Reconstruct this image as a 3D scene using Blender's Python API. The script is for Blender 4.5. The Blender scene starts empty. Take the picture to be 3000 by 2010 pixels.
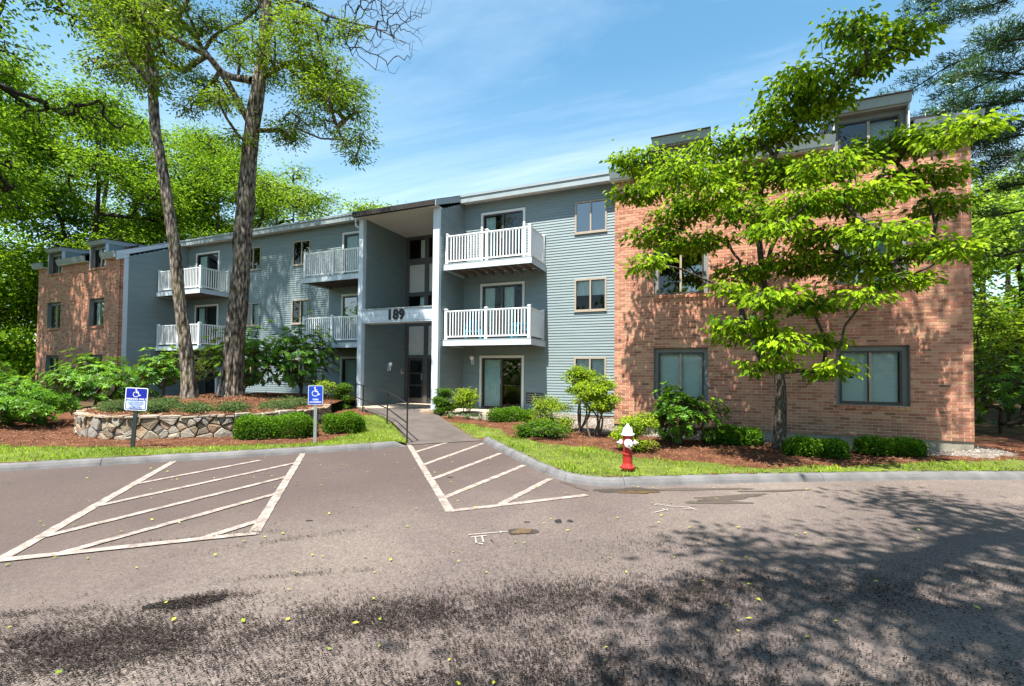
import bpy, math, random
import numpy as np
from mathutils import Matrix, Vector
D = bpy.data
SC = bpy.context.scene
COL = SC.collection
R = math.radians
random.seed(7)

# ------------------------------------------------------------------ camera
YAW, PITCH, ROLL = 0.4037368, 0.0239844, 0.0097242
def cam_axes():
    c, s = math.cos, math.sin
    f = Vector((-s(YAW)*c(PITCH), c(YAW)*c(PITCH), s(PITCH)))
    r = Vector((c(YAW), s(YAW), 0)); u = r.cross(f)
    return f, c(ROLL)*r + s(ROLL)*u, -s(ROLL)*r + c(ROLL)*u
CF, CR, CU = cam_axes()
cam = D.cameras.new('camera'); cam_o = D.objects.new('camera', cam); COL.objects.link(cam_o)
cam_o.matrix_world = Matrix(((CR.x, CU.x, -CF.x, 0), (CR.y, CU.y, -CF.y, 0), (CR.z, CU.z, -CF.z, 0), (0, 0, 0, 1)))
cam.sensor_width = 36; cam.lens = 1361.0/3000*36; cam.shift_y = 56.6/3000
cam.clip_start = 0.05; cam.clip_end = 1000
SC.camera = cam_o

# ------------------------------------------------------------------ light
SUN_EL, SUN_AZ = R(66), R(184)          # azimuth clockwise from +Y
sun = D.lights.new('sun', 'SUN'); sun.energy = 5.0; sun.angle = R(0.53); sun.color = (1.0, 0.95, 0.86)
sun_o = D.objects.new('sun', sun); COL.objects.link(sun_o)
sd = Vector((math.sin(SUN_AZ)*math.cos(SUN_EL), math.cos(SUN_AZ)*math.cos(SUN_EL), math.sin(SUN_EL)))
sun_o.rotation_euler = sd.to_track_quat('Z', 'Y').to_euler()
sun_o.location = sd*60
SC.view_settings.view_transform = 'Standard'; SC.view_settings.look = 'None'
SC.view_settings.exposure = 1.5; SC.view_settings.gamma = 1.0
SC.view_settings.use_curve_mapping = False
world = D.worlds.new('World'); SC.world = world; world.use_nodes = True
def build_world():
    nt = world.node_tree; N = nt.nodes; Lk = nt.links
    N.clear()
    out = N.new('ShaderNodeOutputWorld'); bg = N.new('ShaderNodeBackground')
    sky = N.new('ShaderNodeTexSky'); sky.sky_type = 'NISHITA'; sky.sun_disc = False
    sky.sun_elevation = SUN_EL; sky.sun_rotation = SUN_AZ
    sky.air_density = 1.15; sky.dust_density = 0.6; sky.ozone_density = 1.6; sky.altitude = 60
    tc = N.new('ShaderNodeTexCoord'); sep = N.new('ShaderNodeSeparateXYZ')
    Lk.new(tc.outputs['Generated'], sep.inputs[0])
    addz = N.new('ShaderNodeMath'); addz.operation = 'ADD'; addz.inputs[1].default_value = 0.12
    Lk.new(sep.outputs['Z'], addz.inputs[0])
    mx = N.new('ShaderNodeMath'); mx.operation = 'MAXIMUM'; mx.inputs[1].default_value = 0.06
    Lk.new(addz.outputs[0], mx.inputs[0])
    dx = N.new('ShaderNodeMath'); dx.operation = 'DIVIDE'; Lk.new(sep.outputs['X'], dx.inputs[0]); Lk.new(mx.outputs[0], dx.inputs[1])
    dy = N.new('ShaderNodeMath'); dy.operation = 'DIVIDE'; Lk.new(sep.outputs['Y'], dy.inputs[0]); Lk.new(mx.outputs[0], dy.inputs[1])
    cmb = N.new('ShaderNodeCombineXYZ'); Lk.new(dx.outputs[0], cmb.inputs['X']); Lk.new(dy.outputs[0], cmb.inputs['Y'])
    mp = N.new('ShaderNodeMapping'); mp.inputs['Rotation'].default_value = (0, 0, R(-14)); mp.inputs['Scale'].default_value = (0.62, 2.3, 1)
    Lk.new(cmb.outputs[0], mp.inputs[0])
    nz = N.new('ShaderNodeTexNoise'); nz.inputs['Scale'].default_value = 0.75; nz.inputs['Detail'].default_value = 9
    nz.inputs['Roughness'].default_value = 0.62; nz.inputs['Distortion'].default_value = 0.5
    Lk.new(mp.outputs[0], nz.inputs['Vector'])
    rmp = N.new('ShaderNodeValToRGB'); rmp.color_ramp.elements[0].position = 0.45; rmp.color_ramp.elements[1].position = 0.80
    Lk.new(nz.outputs['Fac'], rmp.inputs[0])
    n2 = N.new('ShaderNodeTexNoise'); n2.inputs['Scale'].default_value = 0.35; n2.inputs['Detail'].default_value = 3
    Lk.new(mp.outputs[0], n2.inputs['Vector'])
    r2 = N.new('ShaderNodeValToRGB'); r2.color_ramp.elements[0].position = 0.36; r2.color_ramp.elements[1].position = 0.62
    Lk.new(n2.outputs['Fac'], r2.inputs[0])
    ml = N.new('ShaderNodeMath'); ml.operation = 'MULTIPLY'; Lk.new(rmp.outputs[0], ml.inputs[0]); Lk.new(r2.outputs[0], ml.inputs[1])
    # thin veil of haze that thickens to the horizon
    hz = N.new('ShaderNodeMapRange'); hz.inputs['From Min'].default_value = 0.0; hz.inputs['From Max'].default_value = 0.55
    hz.inputs['To Min'].default_value = 0.30; hz.inputs['To Max'].default_value = 0.0
    Lk.new(sep.outputs['Z'], hz.inputs['Value'])
    ad = N.new('ShaderNodeMath'); ad.operation = 'ADD'; ad.use_clamp = True
    m8 = N.new('ShaderNodeMath'); m8.operation = 'MULTIPLY'; m8.inputs[1].default_value = 0.62; Lk.new(ml.outputs[0], m8.inputs[0])
    Lk.new(m8.outputs[0], ad.inputs[0]); Lk.new(hz.outputs[0], ad.inputs[1])
    hs = N.new('ShaderNodeHueSaturation'); hs.inputs['Saturation'].default_value = 1.16; hs.inputs['Hue'].default_value = 0.480; hs.inputs['Value'].default_value = 1.36
    Lk.new(sky.outputs[0], hs.inputs['Color'])
    mix = N.new('ShaderNodeMix'); mix.data_type = 'RGBA'
    Lk.new(ad.outputs[0], mix.inputs[0]); Lk.new(hs.outputs[0], mix.inputs[6]); mix.inputs[7].default_value = (8.2, 8.9, 9.6, 1)
    Lk.new(mix.outputs[2], bg.inputs['Color']); bg.inputs['Strength'].default_value = 0.068
    Lk.new(bg.outputs[0], out.inputs[0])
build_world()

# ------------------------------------------------------------------ object helpers
def add(name, mesh, parent=None, label=None, cat=None, group=None, kind=None, loc=None, rot=None):
    o = D.objects.new(name, mesh); COL.objects.link(o)
    if parent is not None: o.parent = parent
    if loc is not None: o.location = loc
    if rot is not None: o.rotation_euler = rot
    if label: o['label'] = label
    if cat: o['category'] = cat
    if group: o['group'] = group
    if kind: o['kind'] = kind
    return o
def thing(name, label, cat, group=None, loc=(0, 0, 0), rot=None):
    return add(name, None, None, label, cat, group, None, loc, rot)
class MB:
    def __init__(s): s.v = []; s.f = []; s.m = []
    def quad(s, a, b, c, d, m=0):
        n = len(s.v); s.v += [a, b, c, d]; s.f.append((n, n+1, n+2, n+3)); s.m.append(m)
    def box(s, x0, x1, y0, y1, z0, z1, m=0):
        s.hexa([(x0, y0, z0), (x1, y0, z0), (x1, y1, z0), (x0, y1, z0), (x0, y0, z1), (x1, y0, z1), (x1, y1, z1), (x0, y1, z1)], m)
    def hexa(s, p, m=0):
        n = len(s.v); s.v += [tuple(q) for q in p]
        for f in ((3, 2, 1, 0), (4, 5, 6, 7), (0, 1, 5, 4), (1, 2, 6, 5), (2, 3, 7, 6), (3, 0, 4, 7)):
            s.f.append(tuple(n+i for i in f)); s.m.append(m)
    def tube(s, pts, rad, k=8, m=0, cap=True):
        pts = [Vector(p) for p in pts]; n0 = len(s.v)
        for i, p in enumerate(pts):
            t = (pts[min(i+1, len(pts)-1)] - pts[max(i-1, 0)]).normalized()
            a = t.cross(Vector((0, 0, 1)))
            a = t.cross(Vector((1, 0, 0))) if a.length < 1e-3 else a
            a.normalize(); b = t.cross(a)
            r = rad[i] if hasattr(rad, '__len__') else rad
            for j in range(k):
                w = 2*math.pi*j/k; s.v.append(tuple(p + a*(r*math.cos(w)) + b*(r*math.sin(w))))
        for i in range(len(pts)-1):
            for j in range(k):
                q = n0+i*k; s.f.append((q+j, q+(j+1) % k, q+k+(j+1) % k, q+k+j)); s.m.append(m)
        if cap:
            s.f.append(tuple(n0+j for j in range(k))[::-1]); s.m.append(m)
            q = n0+(len(pts)-1)*k; s.f.append(tuple(q+j for j in range(k))); s.m.append(m)
    def lathe(s, prof, k=20, m=0, M=None):
        n0 = len(s.v)
        for r, z in prof:
            for j in range(k):
                w = 2*math.pi*j/k; p = Vector((r*math.cos(w), r*math.sin(w), z)); s.v.append(tuple(M @ p if M else p))
        for i in range(len(prof)-1):
            for j in range(k):
                q = n0+i*k; s.f.append((q+j, q+(j+1) % k, q+k+(j+1) % k, q+k+j)); s.m.append(m)
        s.f.append(tuple(n0+j for j in range(k))[::-1]); s.m.append(m)
        q = n0+(len(prof)-1)*k; s.f.append(tuple(q+j for j in range(k))); s.m.append(m)
    def mesh(s, name, mats, smooth=False):
        me = D.meshes.new(name); me.from_pydata(s.v, [], s.f)
        for x in (mats if isinstance(mats, (list, tuple)) else [mats]): me.materials.append(x)
        if any(s.m): me.polygons.foreach_set('material_index', s.m)
        if smooth: me.polygons.foreach_set('use_smooth', [True]*len(me.polygons))
        me.update(); return me
    def build(s, name, mats, parent=None, smooth=False, **kw):
        return add(name, s.mesh(name, mats, smooth), parent, **kw)
def np_mesh(name, V, F, mat, tint=None, smooth=False):
    """fast mesh from numpy arrays; F is (n,3) or (n,4)"""
    V = np.ascontiguousarray(V, dtype=np.float32); F = np.ascontiguousarray(F, dtype=np.int32)
    k = F.shape[1]; me = D.meshes.new(name)
    me.vertices.add(len(V)); me.vertices.foreach_set('co', V.ravel())
    me.loops.add(F.size); me.loops.foreach_set('vertex_index', F.ravel())
    me.polygons.add(len(F)); me.polygons.foreach_set('loop_start', np.arange(0, F.size, k, dtype=np.int32))
    if smooth: me.polygons.foreach_set('use_smooth', np.ones(len(F), dtype=bool))
    me.update(calc_edges=True)
    if tint is not None:
        a = me.attributes.new('tint', 'FLOAT', 'POINT'); a.data.foreach_set('value', np.asarray(tint, np.float32))
    for x in (mat if isinstance(mat, (list, tuple)) else [mat]): me.materials.append(x)
    return me
def catmull(P, n=10):
    P = [np.array(p, float) for p in P]; Q = [2*P[0]-P[1]] + P + [2*P[-1]-P[-2]]; out = []
    for i in range(1, len(Q)-2):
        a, b, c, d = Q[i-1:i+3]
        for t in np.linspace(0, 1, n, endpoint=False):
            out.append(0.5*((2*b)+(c-a)*t+(2*a-5*b+4*c-d)*t*t+(3*b-a-3*c+d)*t**3))
    out.append(P[-1]); return np.array(out)
def inside(poly, X, Y):
    poly = np.asarray(poly)[:, :2]; r = np.zeros(np.shape(X), bool)
    x0, y0 = poly[-1]
    for x1, y1 in poly:
        c = ((y1 > Y) != (y0 > Y)) & (X < (x0-x1)*(Y-y1)/((y0-y1) if y0 != y1 else 1e-9)+x1)
        r ^= c; x0, y0 = x1, y1
    return r
def seg_dist(poly, X, Y):
    """distance to an open polyline, and nearest point"""
    best = np.full(np.shape(X), 1e9); nx = np.zeros_like(best); ny = np.zeros_like(best)
    for (x0, y0), (x1, y1) in zip(poly[:-1], poly[1:]):
        dx, dy = x1-x0, y1-y0; t = np.clip(((X-x0)*dx+(Y-y0)*dy)/(dx*dx+dy*dy+1e-12), 0, 1)
        px, py = x0+t*dx, y0+t*dy; d = np.hypot(X-px, Y-py); m = d < best
        best = np.where(m, d, best); nx = np.where(m, px, nx); ny = np.where(m, py, ny)
    return best, nx, ny

# ------------------------------------------------------------------ materials
def lin(c):
    return tuple(x/12.92 if x <= 0.04045 else ((x+0.055)/1.055)**2.4 for x in c)
class Mat:
    def __init__(s, name):
        s.m = D.materials.new(name); s.m.use_nodes = True; s.nt = s.m.node_tree; s.N = s.nt.nodes; s.L = s.nt.links
        s.p = s.N['Principled BSDF']; s.out = s.N['Material Output']
    def n(s, t, **kw):
        x = s.N.new(t)
        for k, v in kw.items():
            if k in x.inputs.keys(): x.inputs[k].default_value = v
            else: setattr(x, k, v)
        return x
    def pos(s, scale=(1, 1, 1), obj=False):
        if obj: o = s.n('ShaderNodeTexCoord').outputs['Object']
        else: o = s.n('ShaderNodeNewGeometry').outputs['Position']
        mp = s.n('ShaderNodeMapping'); mp.inputs['Scale'].default_value = scale; s.L.new(o, mp.inputs[0]); return mp.outputs[0]
    def noise(s, vec, scale, detail=4, rough=0.55, dist=0.0):
        x = s.n('ShaderNodeTexNoise'); x.inputs['Scale'].default_value = scale; x.inputs['Detail'].default_value = detail
        x.inputs['Roughness'].default_value = rough; x.inputs['Distortion'].default_value = dist; s.L.new(vec, x.inputs['Vector']); return x.outputs['Fac']
    def ramp(s, fac, stops, interp='LINEAR'):
        r = s.n('ShaderNodeValToRGB'); e = r.color_ramp; e.interpolation = interp
        while len(e.elements) < len(stops): e.elements.new(0.5)
        for i, (p, c) in enumerate(stops):
            e.elements[i].position = p; e.elements[i].color = (*c, 1) if len(c) == 3 else c
        s.L.new(fac, r.inputs[0]); return r.outputs[0]
    def mix(s, fac, a, b, mode='MIX'):
        x = s.n('ShaderNodeMix'); x.data_type = 'RGBA'; x.blend_type = mode
        for i, v in ((0, fac), (6, a), (7, b)):
            if hasattr(v, 'node'): s.L.new(v, x.inputs[i])
            elif isinstance(v, (int, float)): x.inputs[i].default_value = v
            else: x.inputs[i].default_value = (*v, 1)
        return x.outputs[2]
    def math(s, op, a, b=0.0, clamp=False):
        x = s.n('ShaderNodeMath'); x.operation = op; x.use_clamp = clamp
        for i, v in enumerate((a, b)):
            if hasattr(v, 'node'): s.L.new(v, x.inputs[i])
            else: x.inputs[i].default_value = v
        return x.outputs[0]
    def col(s, c):
        if hasattr(c, 'node'): s.L.new(c, s.p.inputs['Base Color'])
        else: s.p.inputs['Base Color'].default_value = (*c, 1)
        return s
    def rough(s, r, spec=0.5):
        if hasattr(r, 'node'): s.L.new(r, s.p.inputs['Roughness'])
        else: s.p.inputs['Roughness'].default_value = r
        s.p.inputs['Specular IOR Level'].default_value = spec; return s
    def bump(s, h, dist=0.01, strength=0.6):
        b = s.n('ShaderNodeBump'); b.inputs['Distance'].default_value = dist; b.inputs['Strength'].default_value = strength
        s.L.new(h, b.inputs['Height']); s.L.new(b.outputs[0], s.p.inputs['Normal']); return s
def simple(name, c, rough=0.6, var=0.12, scale=6, spec=0.4, metal=0.0, bump=0.0):
    m = Mat(name); v = m.pos(); f = m.noise(v, scale, 5)
    m.col(m.ramp(f, [(0.25, tuple(x*(1-var) for x in c)), (0.75, tuple(min(1, x*(1+var)) for x in c))])).rough(rough, spec)
    m.p.inputs['Metallic'].default_value = metal
    if bump: m.bump(m.noise(v, scale*12, 3), bump, 0.5)
    return m.m
def leaf_mat(name, dark, light, trans=0.45, gloss=0.12, rough=0.38):
    m = Mat(name); a = m.n('ShaderNodeAttribute'); a.attribute_name = 'tint'
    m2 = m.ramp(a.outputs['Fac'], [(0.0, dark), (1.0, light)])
    d = m.n('ShaderNodeBsdfDiffuse'); t = m.n('ShaderNodeBsdfTranslucent'); g = m.n('ShaderNodeBsdfGlossy'); g.inputs['Roughness'].default_value = rough
    m.L.new(m2, d.inputs[0])
    tc = m.mix(0.55, m2, (0.42, 0.50, 0.02)); hsv = m.n('ShaderNodeHueSaturation'); hsv.inputs['Value'].default_value = 1.0; m.L.new(m2, hsv.inputs['Color'])
    m.L.new(m.mix(0.3, m2, tc), t.inputs[0]); g.inputs[0].default_value = (0.9, 0.95, 1.0, 1)
    m1 = m.n('ShaderNodeMixShader'); m1.inputs[0].default_value = trans; m.L.new(d.outputs[0], m1.inputs[1]); m.L.new(t.outputs[0], m1.inputs[2])
    fr = m.n('ShaderNodeFresnel'); fr.inputs[0].default_value = 1.4
    fm = m.math('MULTIPLY', fr.outputs[0], gloss*2.2, True)
    mm = m.n('ShaderNodeMixShader'); m.L.new(fm, mm.inputs[0]); m.L.new(m1.outputs[0], mm.inputs[1]); m.L.new(g.outputs[0], mm.inputs[2])
    m.L.new(mm.outputs[0], m.out.inputs[0]); return m.m
BL, BH = 0.203, 0.0683
def mat_brick():
    m = Mat('brick'); g = m.n('ShaderNodeNewGeometry'); sp = m.n('ShaderNodeSeparateXYZ'); m.L.new(g.outputs['Position'], sp.inputs[0])
    row = m.math('FLOOR', m.math('DIVIDE', m.math('ADD', sp.outputs['Z'], 1.30), BH))
    half = m.math('MULTIPLY', m.math('MODULO', m.math('ADD', row, 200.0), 2.0), BL/2)
    colm = m.math('FLOOR', m.math('DIVIDE', m.math('ADD', m.math('ADD', sp.outputs['X'], 60.0), half), BL))
    cb = m.n('ShaderNodeCombineXYZ'); m.L.new(row, cb.inputs[0]); m.L.new(colm, cb.inputs[1])
    wn = m.n('ShaderNodeTexWhiteNoise'); wn.noise_dimensions = '3D'; m.L.new(cb.outputs[0], wn.inputs['Vector'])
    c = m.ramp(wn.outputs['Value'], [(0, (0.16, 0.062, 0.042)), (0.10, (0.33, 0.105, 0.06)), (0.42, (0.42, 0.160, 0.104)), (0.75, (0.52, 0.235, 0.155)), (1, (0.48, 0.26, 0.145))])
    v = m.pos((1, 1, 1)); c = m.mix(m.math('MULTIPLY', m.noise(v, 55, 4), 0.30), c, (0.50, 0.30, 0.19))
    c = m.mix(m.ramp(m.noise(v, 0.7, 3), [(0.45, (0, 0, 0)), (0.75, (0.35, 0.35, 0.35))]), c, (0.30, 0.155, 0.105))
    mr = m.n('ShaderNodeMapRange'); mr.inputs['From Min'].default_value = -1.32; mr.inputs['From Max'].default_value = -0.8
    mr.inputs['To Min'].default_value = 0.7; mr.inputs['To Max'].default_value = 0; m.L.new(sp.outputs['Z'], mr.inputs['Value'])
    c = m.mix(m.math('MULTIPLY', mr.outputs[0], m.noise(v, 2.5, 4)), c, (0.10, 0.085, 0.05))      # blotchy dark brown towards the foot
    m.col(c).rough(0.85, 0.25).bump(m.noise(v, 90, 4), 0.004, 0.7); return m.m
def mat_asphalt():
    m = Mat('asphalt'); v = m.pos()
    c = m.ramp(m.noise(v, 0.22, 4, 0.5, 0.6), [(0.3, (0.104, 0.083, 0.075)), (0.5, (0.150, 0.122, 0.109)), (0.68, (0.192, 0.162, 0.142))])
    c = m.mix(m.ramp(m.noise(v, 1.1, 5, 0.65, 0.8), [(0.42, (0, 0, 0)), (0.7, (0.55, 0.55, 0.55))]), c, (0.10, 0.080, 0.082))
    vo = m.n('ShaderNodeTexVoronoi'); vo.inputs['Scale'].default_value = 75; m.L.new(v, vo.inputs['Vector'])
    wn = m.ramp(vo.outputs['Color'], [(0.1, (0.60, 0.60, 0.60)), (0.6, (1.0, 0.98, 0.96)), (0.95, (1.5, 1.45, 1.42))])
    c = m.mix(0.85, c, wn, 'MULTIPLY')
    c = m.mix(m.ramp(m.noise(v, 9, 6, 0.75), [(0.55, (0, 0, 0)), (0.72, (0.5, 0.5, 0.5))]), c, (0.075, 0.062, 0.062))
    # reddish seal-coat left by the parking bays
    sp = m.n('ShaderNodeSeparateXYZ'); m.L.new(v, sp.inputs[0])
    bay = m.math('ADD', m.math('MULTIPLY', sp.outputs['X'], -0.5), m.math('MULTIPLY', sp.outputs['Y'], 0.22))
    bay = m.math('ADD', bay, m.noise(v, 0.5, 3))
    mr = m.n('ShaderNodeMapRange'); mr.inputs['From Min'].default_value = 1.9; mr.inputs['From Max'].default_value = 4.2; m.L.new(bay, mr.inputs['Value'])
    c = m.mix(m.math('MULTIPLY', mr.outputs[0], 0.72), c, (0.060, 0.041, 0.037))
    m.col(c).rough(0.86, 0.3)
    m.bump(m.math('ADD', vo.outputs['Distance'], m.noise(v, 30, 5, 0.7)), 0.008, 0.8); return m.m
def mat_ground(name, stops, scale, bump=0.03, fine=30):
    m = Mat(name); v = m.pos(); a = m.noise(v, scale, 6, 0.7, 0.3); b = m.noise(v, fine, 4, 0.7)
    f = m.math('ADD', m.math('MULTIPLY', a, 0.5), m.math('MULTIPLY', b, 0.5))
    m.col(m.ramp(f, stops)).rough(0.95, 0.15).bump(b, bump, 0.9); return m.m
def mat_bark(name, dark, light, moss=None, sc=1.0):
    m = Mat(name); v = m.pos((10*sc, 10*sc, 2.6*sc)); v1 = m.pos()
    vo = m.n('ShaderNodeTexVoronoi'); vo.inputs['Scale'].default_value = 1.6; vo.feature = 'F1'
    wv = m.n('ShaderNodeTexNoise'); wv.inputs['Scale'].default_value = 1.2; wv.inputs['Detail'].default_value = 5; m.L.new(v, wv.inputs['Vector'])
    m.L.new(m.mix(0.35, v, wv.outputs['Color'], 'ADD'), vo.inputs['Vector'])
    h = m.math('SUBTRACT', 1.0, vo.outputs['Distance'], True); f = m.noise(v, 3, 6, 0.7)
    hh = m.math('ADD', m.math('MULTIPLY', h, 0.55), m.math('MULTIPLY', f, 0.5))
    c = m.ramp(hh, [(0.38, dark), (0.62, tuple((a+b)/2 for a, b in zip(dark, light))), (0.85, light)])
    if moss: c = m.mix(m.ramp(m.noise(v1, 1.3, 4), [(0.5, (0, 0, 0)), (0.75, (0.6, 0.6, 0.6))]), c, moss)
    m.col(c).rough(0.95, 0.15).bump(hh, 0.05, 1.0); return m.m
def mat_glass(name, tint=(0.62, 0.72, 0.74), base=0.05):
    m = Mat(name); t = m.n('ShaderNodeBsdfTransparent'); t.inputs[0].default_value = (*tint, 1)
    g = m.n('ShaderNodeBsdfGlossy'); g.inputs['Roughness'].default_value = 0.015
    v = m.pos(); b = m.n('ShaderNodeBump'); b.inputs['Distance'].default_value = 0.004; b.inputs['Strength'].default_value = 0.35
    m.L.new(m.noise(v, 1.7, 2), b.inputs['Height']); m.L.new(b.outputs[0], g.inputs['Normal'])
    fr = m.n('ShaderNodeFresnel'); fr.inputs[0].default_value = 1.42
    f = m.math('ADD', fr.outputs[0], base, True)
    x = m.n('ShaderNodeMixShader'); m.L.new(f, x.inputs[0]); m.L.new(t.outputs[0], x.inputs[1]); m.L.new(g.outputs[0], x.inputs[2])
    m.L.new(x.outputs[0], m.out.inputs[0]); return m.m
def mat_paint_line():
    m = Mat('line_paint'); v = m.pos(); w = m.ramp(m.noise(v, 7, 8, 0.85), [(0.42, (0, 0, 0)), (0.62, (1, 1, 1))])
    c = m.mix(w, (0.155, 0.125, 0.11), (0.41, 0.35, 0.305)); c = m.mix(m.ramp(m.noise(v, 60, 3), [(0.4, (0.35, 0.35, 0.35)), (0.6, (0, 0, 0))]), c, (0.16, 0.13, 0.12))
    m.col(c).rough(0.85, 0.3); return m.m
def mat_siding():
    m = Mat('siding'); v = m.pos((0.6, 0.6, 4)); f = m.noise(v, 2.0, 4)
    m.col(m.ramp(f, [(0.3, (0.175, 0.226, 0.240)), (0.7, (0.210, 0.264, 0.276))])).rough(0.5, 0.45); return m.m
M = {}
M['brick'] = mat_brick()
M['mortar'] = simple('mortar', (0.52, 0.43, 0.36), 0.95, 0.15, 9, 0.1)
M['siding'] = mat_siding()
M['white'] = simple('white_trim', (0.52, 0.585, 0.66), 0.5, 0.06, 4)
M['rail'] = simple('rail_white', (0.78, 0.80, 0.82), 0.4, 0.04, 4)
M['fascia'] = simple('fascia', (0.27, 0.315, 0.335), 0.5, 0.08, 2)
M['cream'] = simple('door_trim', (0.66, 0.68, 0.68), 0.5, 0.06, 4)
M['jamb'] = simple('jamb', (0.20, 0.205, 0.205), 0.6, 0.1, 4)
M['bronze'] = simple('bronze_frame', (0.050, 0.043, 0.038), 0.4, 0.15, 8, 0.5)
M['tan'] = simple('tan_frame', (0.34, 0.285, 0.225), 0.45, 0.1, 6)
M['entry'] = simple('entry_frame', (0.085, 0.080, 0.080), 0.55, 0.12, 5)
M['panel'] = simple('entry_panel', (0.50, 0.50, 0.47), 0.6, 0.08, 5)
M['roof'] = simple('shingles', (0.045, 0.042, 0.042), 0.95, 0.3, 14, 0.2, bump=0.01)
M['gutter'] = simple('dark_gutter', (0.022, 0.018, 0.017), 0.6, 0.3, 6)
M['soffit'] = simple('soffit', (0.60, 0.62, 0.63), 0.7, 0.05, 3)
M['wood'] = simple('deck_wood', (0.22, 0.12, 0.065), 0.8, 0.3, 7)
M['joist'] = simple('joist', (0.17, 0.155, 0.135), 0.8, 0.2, 7)
M['dark'] = simple('dark_room', (0.020, 0.022, 0.024), 0.9, 0.2, 3)  # dimness of unlit interiors put into the colour
M['glass'] = mat_glass('glass', (0.86, 0.92, 0.92), 0.0); M['glasss'] = mat_glass('glass_upper', (0.42, 0.50, 0.56), 0.22); M['glassd'] = mat_glass('glass_screen', (0.28, 0.30, 0.32))
M['blind'] = simple('blind', (0.72, 0.80, 0.80), 0.6, 0.05, 3)
M['curtain'] = simple('curtain', (0.50, 0.62, 0.60), 0.8, 0.12, 5)
M['found'] = simple('foundation', (0.26, 0.235, 0.19), 0.9, 0.35, 2.5, 0.2, bump=0.01)
M['slab'] = simple('concrete_slab', (0.42, 0.34, 0.26), 0.9, 0.15, 2.5, 0.2, bump=0.004)
M['curb'] = simple('curb_concrete', (0.125, 0.122, 0.124), 0.9, 0.35, 3.0, 0.25, bump=0.006)
M['walk'] = simple('walkway', (0.088, 0.073, 0.066), 0.9, 0.25, 2.2, 0.25, bump=0.005)
M['asphalt'] = mat_asphalt(); M['line'] = mat_paint_line()
M['chalk'] = simple('chalk', (0.36, 0.34, 0.32), 0.9, 0.35, 40)
M['lawn'] = mat_ground('lawn_soil', [(0.36, (0.070, 0.048, 0.020)), (0.5, (0.095, 0.125, 0.022)), (0.62, (0.16, 0.20, 0.032))], 2.2)
M['mulch'] = mat_ground('mulch', [(0.36, (0.036, 0.015, 0.008)), (0.5, (0.105, 0.042, 0.022)), (0.64, (0.20, 0.095, 0.052))], 3.0)
M['gravel'] = mat_ground('gravel', [(0.36, (0.08, 0.06, 0.045)), (0.5, (0.20, 0.17, 0.145)), (0.64, (0.36, 0.33, 0.30))], 6.0, 0.03, 45)
M['forest'] = mat_ground('forest_floor', [(0.36, (0.025, 0.020, 0.010)), (0.5, (0.085, 0.055, 0.028)), (0.64, (0.16, 0.11, 0.055))], 1.0)
M['barkA'] = mat_bark('bark_shaggy', (0.028, 0.021, 0.016), (0.44, 0.365, 0.30), (0.16, 0.14, 0.06))
M['bark'] = mat_bark('bark', (0.022, 0.017, 0.013), (0.13, 0.105, 0.085), (0.06, 0.07, 0.03), 1.6)
M['barkD'] = mat_bark('bark_dogwood', (0.045, 0.036, 0.028), (0.20, 0.175, 0.15), None, 2.5)
M['stem'] = simple('stem', (0.085, 0.065, 0.045), 0.9, 0.3, 9)
M['leafOak'] = leaf_mat('leaf_oak', (0.028, 0.095, 0.008), (0.30, 0.45, 0.022), 0.45, 0.012)
M['leafWood'] = leaf_mat('leaf_woods', (0.024, 0.095, 0.008), (0.30, 0.50, 0.022), 0.45, 0.01)
M['leafPale'] = leaf_mat('leaf_pale', (0.060, 0.16, 0.016), (0.38, 0.54, 0.040), 0.5, 0.04)
M['leafDog'] = leaf_mat('leaf_dogwood', (0.028, 0.110, 0.007), (0.38, 0.55, 0.020), 0.45, 0.015)
M['leafRho'] = leaf_mat('leaf_rhododendron', (0.016, 0.080, 0.010), (0.19, 0.38, 0.016), 0.3, 0.14, 0.3)
M['leafHedge'] = leaf_mat('leaf_hedge', (0.010, 0.050, 0.006), (0.125, 0.27, 0.012), 0.35, 0.06)
M['leafYel'] = leaf_mat('leaf_azalea', (0.085, 0.20, 0.012), (0.42, 0.54, 0.022), 0.4, 0.05)
M['leafBlue'] = leaf_mat('leaf_juniper', (0.045, 0.095, 0.035), (0.16, 0.24, 0.075), 0.2, 0.04)
M['needle'] = leaf_mat('pine_needles', (0.014, 0.065, 0.028), (0.11, 0.22, 0.055), 0.25, 0.05)
M['grass'] = leaf_mat('grass_blades', (0.060, 0.14, 0.010), (0.36, 0.50, 0.030), 0.4, 0.05)
M['chip'] = leaf_mat('mulch_chips', (0.040, 0.017, 0.010), (0.34, 0.19, 0.11), 0.0, 0.0)
M['debris'] = leaf_mat('catkins', (0.012, 0.010, 0.010), (0.062, 0.050, 0.044), 0.0, 0.0)
M['fresh'] = leaf_mat('fallen_leaves', (0.16, 0.26, 0.02), (0.48, 0.45, 0.06), 0.2, 0.05)
def mat_chipped(name, c, under, rough):
    m = Mat(name); v = m.pos(); w = m.ramp(m.noise(v, 26, 6, 0.75), [(0.60, (0, 0, 0)), (0.66, (1, 1, 1))]); f = m.noise(v, 5, 4)
    base = m.ramp(f, [(0.3, tuple(x*0.72 for x in c)), (0.7, c)]); m.col(m.mix(m.math('MULTIPLY', w, 0.8), base, under)).rough(m.ramp(f, [(0.3, (rough,)*3), (0.7, (rough+0.25,)*3)]), 0.45); m.bump(f, 0.003, 0.5); return m.m
M['red'] = mat_chipped('hydrant_red', (0.43, 0.024, 0.018), (0.16, 0.035, 0.022), 0.4)
M['hwhite'] = mat_chipped('hydrant_white', (0.72, 0.73, 0.76), (0.42, 0.37, 0.33), 0.4)
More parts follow.
